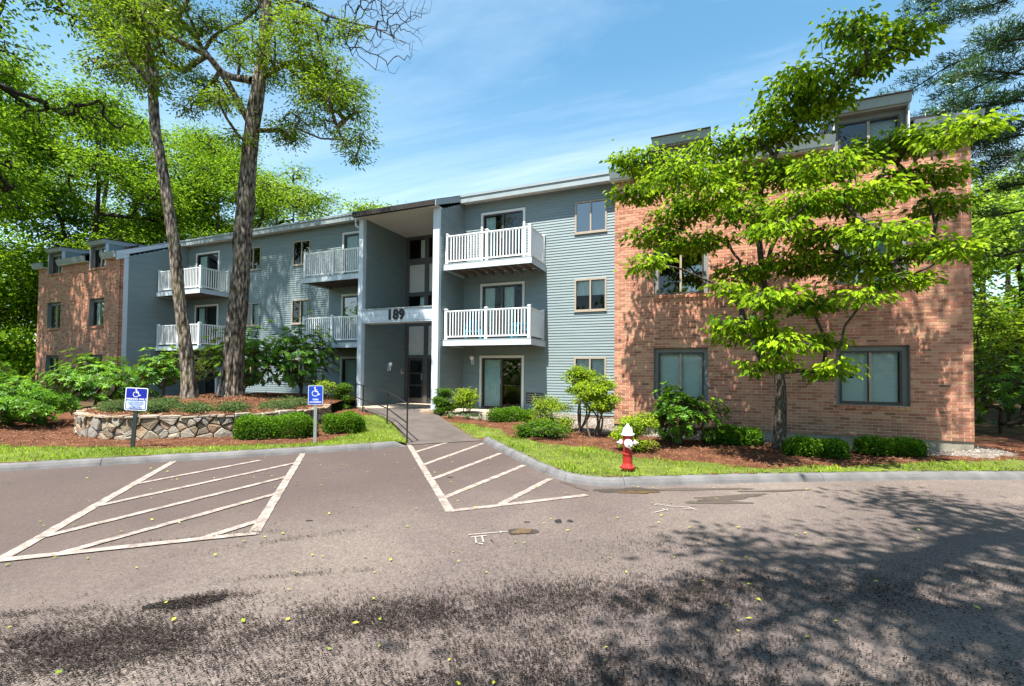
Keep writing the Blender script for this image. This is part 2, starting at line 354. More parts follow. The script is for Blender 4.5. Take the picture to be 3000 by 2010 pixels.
M['paleblue'] = simple('sign_text_field', (0.55, 0.67, 0.84), 0.4, 0.04, 6)
M['pebble'] = simple('pebble', (0.30, 0.275, 0.25), 0.9, 0.5, 30)
M['steel'] = simple('hydrant_bolt', (0.30, 0.29, 0.28), 0.5, 0.3, 20, 0.5, 0.6)
M['blue'] = simple('sign_blue', (0.012, 0.055, 0.42), 0.35, 0.05, 4, 0.5)
M['navy'] = simple('sign_navy', (0.010, 0.018, 0.30), 0.35, 0.05, 4, 0.5)
M['signw'] = simple('sign_white', (0.78, 0.80, 0.84), 0.4, 0.04, 6)
M['galv'] = simple('galvanised', (0.38, 0.40, 0.42), 0.45, 0.15, 12, 0.5, 0.5)
M['postg'] = simple('post_green', (0.022, 0.030, 0.030), 0.5, 0.2, 12)
M['iron'] = simple('black_iron', (0.014, 0.014, 0.016), 0.4, 0.2, 12)
M['black'] = simple('numeral_black', (0.012, 0.012, 0.013), 0.5, 0.1, 8)
M['turq'] = simple('turquoise_plastic', (0.02, 0.33, 0.46), 0.4, 0.06, 4)
M['globe'] = simple('globe', (0.80, 0.82, 0.84), 0.25, 0.02, 3)
def mat_stone():
    m = Mat('wall_stone'); oi = m.n('ShaderNodeObjectInfo'); v = m.pos()
    c = m.ramp(oi.outputs['Random'], [(0.0, (0.19, 0.155, 0.11)), (0.3, (0.34, 0.275, 0.19)), (0.55, (0.22, 0.21, 0.195)), (0.75, (0.36, 0.21, 0.11)), (0.9, (0.24, 0.235, 0.23)), (1, (0.46, 0.37, 0.26))])
    c = m.mix(m.math('MULTIPLY', m.noise(v, 9, 6, 0.7), 0.5), c, (0.15, 0.12, 0.085))
    c = m.mix(m.ramp(m.noise(v, 3, 4), [(0.5, (0, 0, 0)), (0.7, (0.5, 0.5, 0.5))]), c, (0.50, 0.47, 0.40))
    m.col(c).rough(0.9, 0.2).bump(m.noise(v, 25, 6, 0.7), 0.02, 0.9); return m.m
M['stone'] = mat_stone()
def mat_wet(name, c, rough):
    m = Mat(name); v = m.pos(); m.col(m.ramp(m.noise(v, 30, 4), [(0.3, tuple(x*0.6 for x in c)), (0.7, c)])).rough(rough, 0.5); m.bump(m.noise(v, 40, 3), 0.003, 0.5); return m.m
M['oil'] = mat_wet('oil_stain', (0.022, 0.020, 0.022), 0.6); M['wet'] = mat_wet('wet_asphalt', (0.052, 0.040, 0.030), 0.45); M['mud'] = mat_wet('muddy_water', (0.12, 0.07, 0.03), 0.12)
M['damp'] = mat_wet('damp_film', (0.085, 0.066, 0.055), 0.6)

# ------------------------------------------------------------------ ground
LOT, RIM = -1.70, -1.58
curbL = catmull([(-17.5, -4.0), (-13.5, 0.62), (-10.67, 3.88), (-8.40, 6.43), (-7.27, 7.76), (-6.72, 8.48), (-6.45, 8.95)], 10)
curbR = catmull([(-5.32, 10.62), (-5.09, 10.24), (-4.06, 9.09), (-3.15, 8.09), (-2.40, 7.34), (-1.97, 7.09), (-1.54, 7.05), (-1.10, 7.26), (0.59, 8.31), (1.36, 8.75), (3.39, 9.87), (4.82, 10.56), (7.0, 11.6), (12, 14), (22, 19)], 10)
def offset(poly, d):
    t = np.gradient(poly, axis=0); t /= np.linalg.norm(t, axis=1)[:, None]
    return poly + d*np.stack([-t[:, 1], t[:, 0]], 1)
backL, backR = offset(curbL, 0.13), offset(curbR, 0.13)
EDGE = np.concatenate([backL, backR])
LAND = np.concatenate([EDGE, [(90, 60), (90, 160), (-120, 160), (-120, -40)]])
WALK = catmull([(-5.88, 9.79, -1.695), (-6.5, 10.35, -1.64), (-7.6, 11.35, -1.49), (-8.7, 12.3, -1.36), (-9.6, 13.0, -1.285), (-10.2, 13.62, -1.275)], 8)
WW = np.interp(np.linspace(0, 1, len(WALK)), [0, 0.12, 0.5, 0.8, 1], [0.98, 0.82, 0.80, 1.0, 1.35])
_t = np.gradient(WALK[:, :2], axis=0); _t /= np.linalg.norm(_t, axis=1)[:, None]; _n = np.stack([-_t[:, 1], _t[:, 0]], 1)
walkL = WALK[:, :2] + _n*WW[:, None]; walkR = WALK[:, :2] - _n*WW[:, None]
WPOLY = np.concatenate([walkL, walkR[::-1]])
CP = [(x, y, RIM) for x, y in EDGE[::4]] + [(p[0], p[1], p[2]-0.03) for p in WALK[::4]] + [(x, y, z-0.03) for (x, y), z in zip(walkL[::4], WALK[::4, 2])] + [(x, y, z-0.03) for (x, y), z in zip(walkR[::4], WALK[::4, 2])]
CP += [(-2, 9, -1.555), (1, 10, -1.545), (4, 11.2, -1.53), (-2, 12.2, -1.485), (1, 12.2, -1.48), (5, 12.2, -1.475), (-2.4, 15.2, -1.40), (-5, 15.2, -1.34), (-8, 15, -1.31),
       (-8, 13.7, -1.32), (-5, 12.5, -1.43), (-4, 11.2, -1.50), (-10, 9.5, -1.52), (-10.6, 11.4, -1.38), (-12, 13, -1.32), (-12.2, 15.2, -1.3), (-11.5, 6.0, -1.555), (-14, 5.4, -1.55), (-9.3, 7.4, -1.55), (-13, 4.2, -1.565),
       (-15.6, 6.5, -1.54), (-17, 8.5, -1.47), (-20, 10, -1.35), (-20, 15, -1.2), (-25, 12, -1.2), (-32, 12, -1.1), (-45, 10, -0.9), (-30, 30, -0.9), (-18, 4, -1.5), (20, 24, -1.3), (8, 14, -1.46), (14, 30, -1.2), (-60, 40, 0.2), (0, 60, -0.4), (60, 80, 0)]
CP = np.array(CP)
def hland(X, Y):
    X = np.asarray(X, float); num = np.zeros_like(X); den = np.zeros_like(X)
    for x, y, z in CP:
        w = 1/((X-x)**2+(Y-y)**2+0.02)**1.6; num += w*z; den += w
    return num/den
rng = np.random.default_rng(5)
def wob(X, Y, s=1.0, seed=0):
    return (np.sin(X*2.1*s+seed)+np.sin(Y*2.7*s+1.3*seed)+np.sin((X+Y)*4.3*s+seed*2.1)*0.6+np.sin((X-Y)*7.9*s+seed)*0.4)/3
LAWN1 = np.concatenate([backL[::-1], [(-19, -3.2), (-16.2, 3.2), (-13.3, 4.62), (-11.66, 5.15), (-10.62, 5.63), (-9.38, 6.51), (-8.10, 7.70), (-8.1, 8.3), (-8.5, 9.3), (-9.2, 10.1), (-10.0, 11.6), (-9.6, 12.2), (-8.3, 11.0), (-6.8, 9.7)]])
LAWN2 = np.concatenate([backR[:-3], [(12, 14.8), (7.0, 12.4), (4.9, 11.55), (4.3, 11.2), (3.4, 10.75), (2.37, 10.0), (1.39, 9.35), (0.37, 8.97), (0.06, 9.10), (-0.24, 9.19), (-0.69, 9.12), (-1.32, 9.05), (-1.62, 9.25), (-2.22, 9.72), (-2.8, 9.9), (-3.81, 10.18), (-4.51, 10.7), (-5.5, 11.9), (-6.4, 12.35), (-7.3, 12.25), (-6.4, 11.45), (-5.6, 10.8)]])
BEDW = catmull([(-15.9, 9.2), (-15.55, 7.8), (-14.9, 6.75), (-13.9, 6.2), (-12.9, 6.08), (-12.1, 6.25), (-11.3, 6.78), (-10.55, 7.45), (-10.2, 8.3), (-10.2, 9.4), (-10.55, 10.6), (-11.2, 11.3)], 12)
BED = np.concatenate([BEDW, [(-12.0, 13.2), (-12.15, 15.3), (-22, 15.3), (-20, 11.5)]])
GRAV = [[(-2.33, 11.75), (4.9, 11.7), (5.5, 12.2), (5.6, 13.5), (-2.33, 13.5)], [(-5.25, 13.0), (-3.2, 12.4), (-2.3, 11.6), (-2.3, 15.4), (-5.25, 15.4)], [(-8.4, 13.25), (-5.2, 13.15), (-5.2, 13.6), (-8.4, 13.7)]]
def build_ground():
    m = MB(); m.quad((-250, -250, LOT), (250, -250, LOT), (250, 250, LOT), (-250, 250, LOT)); m.build('parking_lot', M['asphalt'], kind='structure')
    # near ground, one fine grid split by what covers it
    px, py = 0.115, 0.115; xs = np.arange(-20, 13.01, px); ys = np.arange(-3.5, 16.3, py)
    X, Y = np.meshgrid(xs, ys); ins = inside(LAND, X, Y)
    d, nx, ny = seg_dist(EDGE, X, Y)
    X2 = np.where(ins, X, nx); Y2 = np.where(ins, Y, ny)
    Z = hland(X2, Y2); Z = np.where(ins, Z, np.minimum(Z, RIM))
    Z += np.where(d > 0.3, 0.018*wob(X2, Y2, 1.6, 2), 0)
    Z = np.where(inside(WPOLY, X2, Y2), Z-0.06, Z)
    # fall-off: inside the planter the outer ground is left low
    Z = np.where(inside(BED, X2, Y2), Z-0.25, Z)
    keep = ins[:-1, :-1] & ins[1:, 1:] | ins[1:, :-1] & ins[:-1, 1:]
    cx, cy = (X[:-1, :-1]+px/2), (Y[:-1, :-1]+py/2); jx = cx+0.10*wob(cx, cy, 1.9, 1); jy = cy+0.10*wob(cx, cy, 2.2, 4)
    lawn = inside(LAWN1, jx, jy) | inside(LAWN2, jx, jy)
    grav = inside(GRAV[0], jx, jy) | inside(GRAV[1], jx, jy) | inside(GRAV[2], jx, jy)
    V = np.stack([X2.ravel(), Y2.ravel(), Z.ravel()], 1); W = len(xs)
    jj, ii = np.mgrid[0:len(ys)-1, 0:len(xs)-1]; q = np.stack([jj*W+ii, jj*W+ii+1, (jj+1)*W+ii+1, (jj+1)*W+ii], -1)
    for nm, mk, mat in (('lawn', lawn, 'lawn'), ('gravel_strip', grav & ~lawn, 'gravel'), ('mulch_bed', ~lawn & ~grav, 'mulch')):
        F = q[keep & mk]; u, inv = np.unique(F, return_inverse=True)
        add(nm, np_mesh(nm, V[u], inv.reshape(-1, 4), M[mat], smooth=True), kind='structure')
    # the ground farther off
    V, F = [], []
    g = 2.5
    for a in np.arange(-100, 100, g):
        for b in np.arange(-20, 150, g):
            if -20.2 < a+g/2 < 13 and -3.5 < b+g/2 < 16.2: continue
            c = [(a, b), (a+g, b), (a+g, b+g), (a, b+g)]
            V += c; F.append(len(F)*4+np.arange(4))
    V = np.array(V); F = np.array(F); V[:, 0] = np.where((V[:, 0] > -22.5) & (V[:, 0] < -18) , -20, V[:, 0])
    i = inside(LAND, V[:, 0], V[:, 1])[F].all(1); F = F[i]
    V = np.column_stack([V, hland(V[:, 0], V[:, 1])-0.012])
    add('forest_floor', np_mesh('forest_floor', V, F, M['forest'], smooth=False), kind='structure')
    # planter bed: mounded earth behind the stone wall
    xs = np.arange(-22, -9.9, 0.13); ys = np.arange(5.9, 15.4, 0.13); X, Y = np.meshgrid(xs, ys); ins = inside(BED, X, Y)
    BO = np.concatenate([BEDW, [(-12.0, 13.2), (-12.15, 15.3)]])
    d, nx, ny = seg_dist(BO, X, Y); X2 = np.where(ins, X, nx); Y2 = np.where(ins, Y, ny)
    Z = hbed(X2, Y2); V = np.stack([X2.ravel(), Y2.ravel(), Z.ravel()], 1); W = len(xs)
    jj, ii = np.mgrid[0:len(ys)-1, 0:len(xs)-1]; q = np.stack([jj*W+ii, jj*W+ii+1, (jj+1)*W+ii+1, (jj+1)*W+ii], -1)
    keep = ins[:-1, :-1] | ins[1:, 1:] | ins[1:, :-1] | ins[:-1, 1:]; F = q[keep]; u, inv = np.unique(F, return_inverse=True)
    add('planter_earth', np_mesh('planter_earth', V[u], inv.reshape(-1, 4), M['mulch'], smooth=True), kind='structure')
def hbed(X, Y):
    pts = [(-14.15, 10.18, -0.80), (-13.9, 8.77, -0.80), (-13.0, 9.4, -0.83), (-12.5, 12, -0.95), (-15.5, 12, -0.85), (-17.5, 14, -0.95), (-12.6, 14.8, -1.15), (-20, 14, -1.1), (-16.2, 10, -0.95)] + [(x, y, -1.05) for x, y in BEDW[::5]]
    num = 0; den = 0
    for x, y, z in pts:
        w = 1/((X-x)**2+(Y-y)**2+0.05)**1.5; num = num+w*z; den = den+w
    return num/den + 0.02*wob(X, Y, 2.0, 3)
def build_curb(name, poly, prof=((0, 0), (0.02, 0.055), (0.05, 0.098), (0.09, 0.119), (0.16, 0.122), (0.16, -0.05)), taper=(False, False)):
    t = np.gradient(poly, axis=0); t /= np.linalg.norm(t, axis=1)[:, None]; n = np.stack([-t[:, 1], t[:, 0]], 1); m = MB()
    k = len(prof); N = len(poly)
    for i in range(N):
        s = 1.0
        if taper[0]: s = min(1, (i+0.5)/6.0)
        if taper[1]: s = min(s, (N-0.6-i)/5.0)
        for a, b in prof:
            p = poly[i]+n[i]*a; m.v.append((p[0], p[1], LOT-0.004+(b*s if b > 0 else b)+0.003*math.sin(i*1.7+a*20)))
    for i in range(N-1):
        for j in range(k-1):
            m.f.append((i*k+j, (i+1)*k+j, (i+1)*k+j+1, i*k+j+1)[::-1]); m.m.append(0)
    m.f.append(tuple(range(k))); m.m.append(0); m.f.append(tuple((N-1)*k+j for j in range(k))[::-1]); m.m.append(0)
    return m.build(name, M['curb'], kind='structure', smooth=False)
def ribbon(m, pts, w, z, ragged=0.0, seed=0):
    """flat strip along pts, width w"""
    rr = random.Random(seed); P = np.array(pts, float); L = np.linalg.norm(np.diff(P, axis=0), axis=1).sum(); n = max(2, int(L/0.12))
    s = np.concatenate([[0], np.cumsum(np.linalg.norm(np.diff(P, axis=0), axis=1))]); u = np.linspace(0, s[-1], n)
    Q = np.stack([np.interp(u, s, P[:, 0]), np.interp(u, s, P[:, 1])], 1); t = np.gradient(Q, axis=0); t /= np.linalg.norm(t, axis=1)[:, None]+1e-9
    nn = np.stack([-t[:, 1], t[:, 0]], 1); i0 = len(m.v)
    for q, a in zip(Q, nn):
        w1 = w/2*(1+rr.uniform(-ragged, ragged)); w2 = w/2*(1+rr.uniform(-ragged, ragged))
        m.v.append((*(q+a*w1), z)); m.v.append((*(q-a*w2), z))
    for i in range(n-1): b = i0+2*i; m.f.append((b, b+1, b+3, b+2)); m.m.append(0)
def blob(m, cx, cy, rx, ry, ang, z, n=40, jag=0.25, seed=1):
    rr = np.random.default_rng(seed); ph = rr.uniform(0, 6.28, 5); i0 = len(m.v); m.v.append((cx, cy, z))
    for k in range(n):
        w = 2*math.pi*k/n; r = 1+jag*sum(math.sin(w*(j+2)+ph[j])/(j+1.5) for j in range(5))+rr.uniform(-jag, jag)*0.25
        x, y = rx*r*math.cos(w), ry*r*math.sin(w); m.v.append((cx+x*math.cos(ang)-y*math.sin(ang), cy+x*math.sin(ang)+y*math.cos(ang), z))
    for k in range(n): m.f.append((i0, i0+1+k, i0+1+(k+1) % n)); m.m.append(0)
def build_markings():
    z = [LOT+0.004]
    def line(a, b, w=0.10):
        m = MB(); ribbon(m, [a, b], w, z[0], 0.10, len(D.objects)); z[0] += 0.0006
        m.build('parking_line', M['line'], kind='structure')
    line((-6.60, 9.24), (-2.93, 4.98), 0.11)
    for a, b in (((-5.80, 8.36), (-5.93, 10.14)), ((-4.87, 7.28), (-5.06, 10.09)), ((-4.08, 6.36), (-4.10, 9.05)), ((-3.33, 5.50), (-3.17, 8.06)), ((-2.50, 5.53), (-2.38, 7.22)), ((-2.93, 5.00), (-1.59, 6.46))): line(a, b)
    line((-9.60, 5.95), (-5.76, 2.02), 0.11); line((-7.78, 7.22), (-4.36, 3.42), 0.11)
    for a, b in (((-7.85, 4.21), (-7.86, 6.27)), ((-7.00, 3.32), (-7.06, 6.40)), ((-6.19, 2.50), (-6.26, 5.56)), ((-5.49, 2.35), (-5.52, 4.74)), ((-4.71, 3.14), (-4.70, 3.76)), ((-5.76, 2.05), (-4.36, 3.46))): line(a, b)
    line((-13.2, 0.98), (-10.1, 3.50)); line((-13.0, 1.0), (-9.2, -3.0), 0.11)
    # white survey marks sprayed and chalked on the asphalt
    def scr(strokes, w=0.012):
        m = MB()
        for s in strokes: ribbon(m, catmull(s, 4), w, LOT+0.014, 0.3, 3)
        m.build('survey_mark', M['chalk'], kind='structure')
    ax = np.array((0.34, 0.27)); ay = np.array((0.20, -0.245)); o = np.array((-2.33, 4.33))
    T = lambda u, v: tuple(o+ax*u+ay*v)
    scr([[T(0, 0), T(0.5, 0.0), T(1, 0)], [T(0.82, -0.10), T(1, 0), T(0.80, 0.08)], [T(0.02, 0.25), T(0.2, 0.22), T(0.42, 0.22)], [T(0.14, 0.25), T(0.10, 0.55), T(0.08, 0.8)], [T(0.30, 0.25), T(0.28, 0.5), T(0.25, 0.8)], [T(0.45, 0.6), T(0.62, 0.75), T(0.5, 1.0), T(0.3, 0.85), T(0.45, 0.6)], [T(0.22, 0.95), T(0.05, 1.05), T(0.12, 0.85)]])
    ax = np.array((0.36, 0.30)); ay = np.array((0.24, -0.30)); o = np.array((-0.70, 6.35)); scr([[T(0.1, 0.0), T(0.35, 0.35), T(0.8, 0.62)], [T(0.0, 0.1), T(0.1, 0.0), T(0.2, 0.05)], [T(-0.4, 0.85), T(-0.1, 0.75), T(0.15, 0.66)], [T(0.02, 0.56), T(0.15, 0.66), T(0.06, 0.78)], [T(0.55, 0.75), T(0.75, 0.72), T(0.9, 0.80)], [T(0.95, 0.5), T(1.15, 0.45), T(1.3, 0.6), T(1.1, 0.75), T(0.95, 0.62), T(0.95, 0.5)], [T(0.8, 0.62), T(0.75, 0.85), T(0.85, 1.0)]])
    m = MB(); blob(m, -1.86, 4.68, 0.15, 0.10, 0.5, LOT+0.006, seed=2); m.build('puddle', M['wet'], kind='structure')
    m = MB(); blob(m, -1.86, 4.68, 0.11, 0.075, 0.5, LOT+0.009, seed=4); m.build('puddle', M['mud'], kind='structure')
    for i, (x, y, r) in enumerate(((-1.93, 5.0, .03), (-1.62, 5.20, .05), (-1.60, 5.13, .03), (-1.49, 5.24, .045), (-3.9, 6.6, .04), (-4.2, 4.0, .03))):
        m = MB(); blob(m, x, y, r, r*0.7, 0.4, LOT+0.006, 16, 0.4, seed=20+i); m.build('oil_stain', M['oil'], kind='structure')
    m = MB(); blob(m, -3.52, 2.24, 0.22, 0.085, 0.75, LOT+0.006, 60, 0.3, seed=8); m.build('oil_stain', M['oil'], kind='structure')
    m = MB(); blob(m, -1.12, 7.0, 0.42, 0.13, 0.42, LOT+0.005, 60, 0.45, seed=11); m.build('wet_patch', M['wet'], kind='structure')
    m = MB(); blob(m, -0.95, 6.92, 0.22, 0.07, 0.5, LOT+0.008, 50, 0.4, seed=12); m.build('puddle', M['mud'], kind='structure')
    for i, (x, y, a, b, w) in enumerate(((-0.25, 7.45, 0.75, 0.09, 0.5), (0.25, 7.2, 0.6, 0.10, 0.62), (0.1, 6.85, 0.35, 0.09, 0.4), (-1.9, 6.9, 0.3, 0.05, -0.6), (0.9, 7.9, 0.5, 0.05, 0.5))):
        m = MB(); blob(m, x, y, a, b, w, LOT+0.0045+0.0004*i, 80, 0.38, seed=30+i); m.build('damp_patch', M['damp'], kind='structure')
def flat_bits(name, P, ang, L, W, mat, tint, tilt=0.15, z=None, seed=0):
    """small flat pieces lying on a surface: one thin folded diamond each"""
    r = np.random.default_rng(seed); n = len(P)
    d = np.stack([np.cos(ang), np.sin(ang), r.normal(0, tilt, n)], 1); s = np.stack([-np.sin(ang), np.cos(ang), r.normal(0, tilt*1.5, n)], 1)
    L = L[:, None]; W = W[:, None]; c = P+np.array((0, 0, 1.0))*(0.004+np.abs(d[:, 2:3])*L*0.5+np.abs(s[:, 2:3])*W*0.5)
    V = np.stack([c-d*L/2, c+s*W/2+np.array((0, 0, .12))*W, c+d*L/2, c-s*W/2+np.array((0, 0, .12))*W], 1).reshape(-1, 3)
    b = np.arange(n)[:, None]*4; F = np.concatenate([b+np.array([[0, 3, 2]]), b+np.array([[0, 2, 1]])], 0)
    return add(name, np_mesh(name, V, F, M[mat], np.repeat(tint, 4)), kind='stuff')
def build_litter():
    r = np.random.default_rng(11)
    # catkins washed into bands across the lot
    bands = (((-4.6, 0.85), (-2.9, 2.05), 0.34, 34000), ((-2.9, 2.05), (-0.6, 3.75), 0.28, 26000), ((-2.5, 1.4), (0.2, 3.2), 0.36, 22000), ((-1.6, 1.2), (1.6, 3.6), 0.36, 24000), ((0.2, 3.8), (2.8, 5.6), 0.45, 14000), ((-0.7, 3.3), (0.4, 4.5), 0.25, 8000),
             ((-0.8, 4.7), (-0.1, 5.2), 0.25, 1500), ((-5.2, 2.8), (-4.1, 3.7), 0.04, 500), ((-4.3, 3.0), (-3.5, 4.0), 0.07, 700), ((-3.68, 2.08), (-3.3, 2.42), 0.10, 4500), ((-4.8, 1.4), (-3.7, 2.1), 0.06, 900), ((-3.6, 2.6), (-2.6, 3.3), 0.05, 500), ((-2.0, 2.0), (0.5, 4.0), 1.2, 12000), ((-4.0, 1.2), (-1.0, 2.2), 0.8, 10000))
    X, Y = [], []
    for p, q, w, k in bands:
        u = r.normal(0.5, 0.33, k); d = np.array(q)-np.array(p); nn = np.array((-d[1], d[0]))/np.hypot(*d); e = r.normal(0, w*0.6, k); X.append(p[0]+d[0]*u+nn[0]*e); Y.append(p[1]+d[1]*u+nn[1]*e)
    X = np.concatenate(X); Y = np.concatenate(Y); m = r.uniform(0, 1, len(X)) < 0.72*np.clip(0.72+0.45*wob(X, Y, 2.6, 1)+0.4*wob(X, Y, 7.0, 3), 0.12, 1)
    P = np.stack([X[m], Y[m], np.full(m.sum(), LOT+0.006)], 1); c = len(P)
    flat_bits('catkin_litter', P, r.normal(0.5, 1.0, c), r.uniform(0.012, 0.032, c), r.uniform(0.004, 0.008, c), 'debris', r.uniform(0, 1, c)**2, 0.2, seed=1)
    n = 520; X = r.uniform(-11, 4.5, n); Y = r.uniform(0.6, 9.5, n); ok = ~inside(LAND, X, Y) & ~((r.uniform(0, 1, n) < 0.5) & (Y < 2)); X, Y = X[ok], Y[ok]; n = len(X)
    flat_bits('fallen_leaves', np.stack([X, Y, np.full(n, LOT+0.01)], 1), r.uniform(0, 6.3, n), r.uniform(0.02, 0.055, n), r.uniform(0.012, 0.03, n), 'fresh', r.uniform(0, 1, n), 0.15, seed=2)
    # bark mulch chips
    n = 90000; X = r.uniform(-17, 7.5, n); Y = r.uniform(3.8, 13.5, n); ok = inside(LAND, X, Y) & ~inside(LAWN1, X, Y) & ~inside(LAWN2, X, Y) & ~inside(WPOLY, X, Y) & ~inside(BED, X, Y) & ~((Y > 12.3) & (X > -2.3) & (X < 4.9)) & ~inside(GRAV[0], X, Y)
    ok &= r.uniform(0, 1, n) < 0.8; X, Y = X[ok], Y[ok]; n = len(X)
    flat_bits('mulch_chips', np.stack([X, Y, hland(X, Y)+0.012], 1), r.uniform(0, 6.3, n), r.uniform(0.02, 0.07, n), r.uniform(0.006, 0.016, n), 'chip', r.uniform(0, 1, n)**1.8, 0.3, seed=3)
    n = 16000; X = r.uniform(-18, -9.9, n); Y = r.uniform(6, 14, n); ok = inside(BED, X, Y); X, Y = X[ok], Y[ok]; n = len(X)
    flat_bits('mulch_chips', np.stack([X, Y, hbed(X, Y)+0.008], 1), r.uniform(0, 6.3, n), r.uniform(0.03, 0.11, n), r.uniform(0.008, 0.022, n), 'chip', r.uniform(0, 1, n)**1.2, 0.3, seed=4)
    # grass blades
    n = 120000; X = r.uniform(-16, 6.5, n); Y = r.uniform(2.5, 12.6, n); jx = X+0.07*wob(X, Y, 3, 1); jy = Y+0.07*wob(X, Y, 3.4, 4)
    ok = (inside(LAWN1, jx, jy) | inside(LAWN2, jx, jy)) & ~inside(WPOLY, X, Y)
    thin = np.where(inside(LAWN2, X, Y), np.clip(0.55+0.75*wob(X, Y, 1.5, 2)+0.3*wob(X, Y, 5, 1), 0.10, 1), np.clip(0.85+0.5*wob(X, Y, 1.2, 3), 0.35, 1))
    ok &= r.uniform(0, 1, n) < thin; X, Y = X[ok], Y[ok]; n = len(X)
    a = r.uniform(0, 6.3, n); h = r.uniform(0.035, 0.085, n)*(0.75+0.5*np.clip(wob(X, Y, 2.2, 6), -0.6, 1)); b = np.stack([X, Y, hland(X, Y)+0.004], 1); lean = r.uniform(0.1, 0.9, n)
    w = 0.0055+0.006*r.uniform(0, 1, n); sx = np.stack([np.cos(a), np.sin(a), 0*a], 1)*w[:, None]; t = b+np.stack([-np.sin(a)*h*lean, np.cos(a)*h*lean, h], 1)
    V = np.stack([b-sx, b+sx, t], 1).reshape(-1, 3); F = np.arange(3*n).reshape(-1, 3)
    tint = np.clip(0.42+0.42*wob(X, Y, 1.3, 9)+r.normal(0, 0.2, n), 0, 1)
    add('grass', np_mesh('grass', V, F, M['grass'], np.repeat(tint, 3)), kind='stuff')
    # pebbles by the walls
    n = 7000; X = r.uniform(-8.4, 6.2, n); Y = r.uniform(11.6, 15.2, n); ok = (inside(GRAV[0], X, Y) & ~((Y > 12.3) & (X < 4.95)) | inside(GRAV[1], X, Y) | inside(GRAV[2], X, Y)); X, Y = X[ok], Y[ok]; n = len(X)
    flat_bits('gravel_stones', np.stack([X, Y, hland(X, Y)+0.006], 1), r.uniform(0, 6.3, n), r.uniform(0.02, 0.05, n), r.uniform(0.015, 0.035, n), 'pebble', r.uniform(0, 1, n), 0.35, seed=6)
def build_walk():
    m = MB(); N = len(WALK); k = 5
    for i in range(N):
        for j in range(k):
            p = walkL[i]*(1-j/(k-1))+walkR[i]*(j/(k-1)); m.v.append((p[0], p[1], WALK[i, 2]+0.008+0.012*math.sin(math.pi*j/(k-1))*(i > 0)))
    for i in range(N-1):
        for j in range(k-1): a = i*k+j; m.f.append((a, a+1, a+k+1, a+k)); m.m.append(0)
    n = len(m.v)
    for side in (0, k-1):
        for i in range(N-1):
            a, b = m.v[i*k+side], m.v[(i+1)*k+side]; m.quad(a, b, (b[0], b[1], b[2]-0.15), (a[0], a[1], a[2]-0.15))
    m.build('walkway', M['walk'], kind='structure')
    m = MB(); m.box(-11.9, -8.75, 13.35, 16.1, -1.6, -1.262); m.build('entrance_slab', M['slab'], kind='structure')
    m = MB(); m.box(-8.57, -5.35, 13.75, 15.34, -1.6, -1.285); m.build('patio', M['slab'], kind='structure')
    m = MB(); m.box(-15.2, -12.12, 13.75, 15.34, -1.6, -1.285); m.build('patio', M['slab'], kind='structure')
build_ground()
def curb_run(poly, taper):
    n = len(poly); cuts = list(range(0, n-1, 23)); cuts[-1] = cuts[-1] if n-1-cuts[-1] > 3 else cuts[-1]
    for k, a in enumerate(cuts):
        b = min(n-1, a+23)
        if b-a < 1: continue
        P = poly[a:b+1].copy(); d0 = P[1]-P[0]; d1 = P[-1]-P[-2]
        if a > 0: P[0] = P[0]+d0/np.linalg.norm(d0)*0.004
        if b < n-1: P[-1] = P[-1]-d1/np.linalg.norm(d1)*0.004
        build_curb('curb', P, taper=(taper[0] and a == 0, taper[1] and b == n-1))
curb_run(curbL, (False, True)); curb_run(curbR, (True, False))
build_walk(); build_markings()

# ------------------------------------------------------------------ the apartment building
FL = 2.65; MY, BY = 15.357, 12.347
XL0, XL1, XR0, XR1 = -31.9, -24.77, -2.337, 4.913
TX0, TX1, TF = -12.08, -8.575, 13.6
bld = thing('apartment_building', 'three storey apartment building with grey siding, red brick end wings and white balconies', 'building', loc=(-13.5, 15.3, -1.45))
BO = Vector((-13.5, 15.3, -1.45))
def rel(o):                       # parts are modelled in world coordinates; shift them onto the building's base point
    o.location = Vector(o.location)-BO; return o
def part(mb, name, mats, parent=None, **kw):
    o = mb.build(name, mats, parent or bld, **kw)
    return rel(o) if parent is None else o
EXPO = 0.0955; BUDGET = {'siding_board': 298, 'brick': 300}
_bm = {}
def board_mesh(L):
    k = round(L, 2)
    if k not in _bm:
        m = MB(); h = EXPO+0.004; m.hexa([(0, -0.024, 0), (k, -0.024, 0), (k, 0.002, 0), (0, 0.002, 0), (0, -0.006, h), (k, -0.006, h), (k, 0.002, h), (0, 0.002, h)])
        _bm[k] = m.mesh('siding_board', M['siding'])
    return _bm[k]
def cells(u0, u1, z0, z1, ops):
    us = sorted({u0, u1, *[min(max(o[i], u0), u1) for o in ops for i in (0, 1)]}); zs = sorted({z0, z1, *[min(max(o[i], z0), z1) for o in ops for i in (2, 3)]})
    for a, b in zip(us[:-1], us[1:]):
        for c, d in zip(zs[:-1], zs[1:]):
            if b-a > 1e-4 and d-c > 1e-4 and not any(o[0] < (a+b)/2 < o[1] and o[2] < (c+d)/2 < o[3] for o in ops): yield a, b, c, d
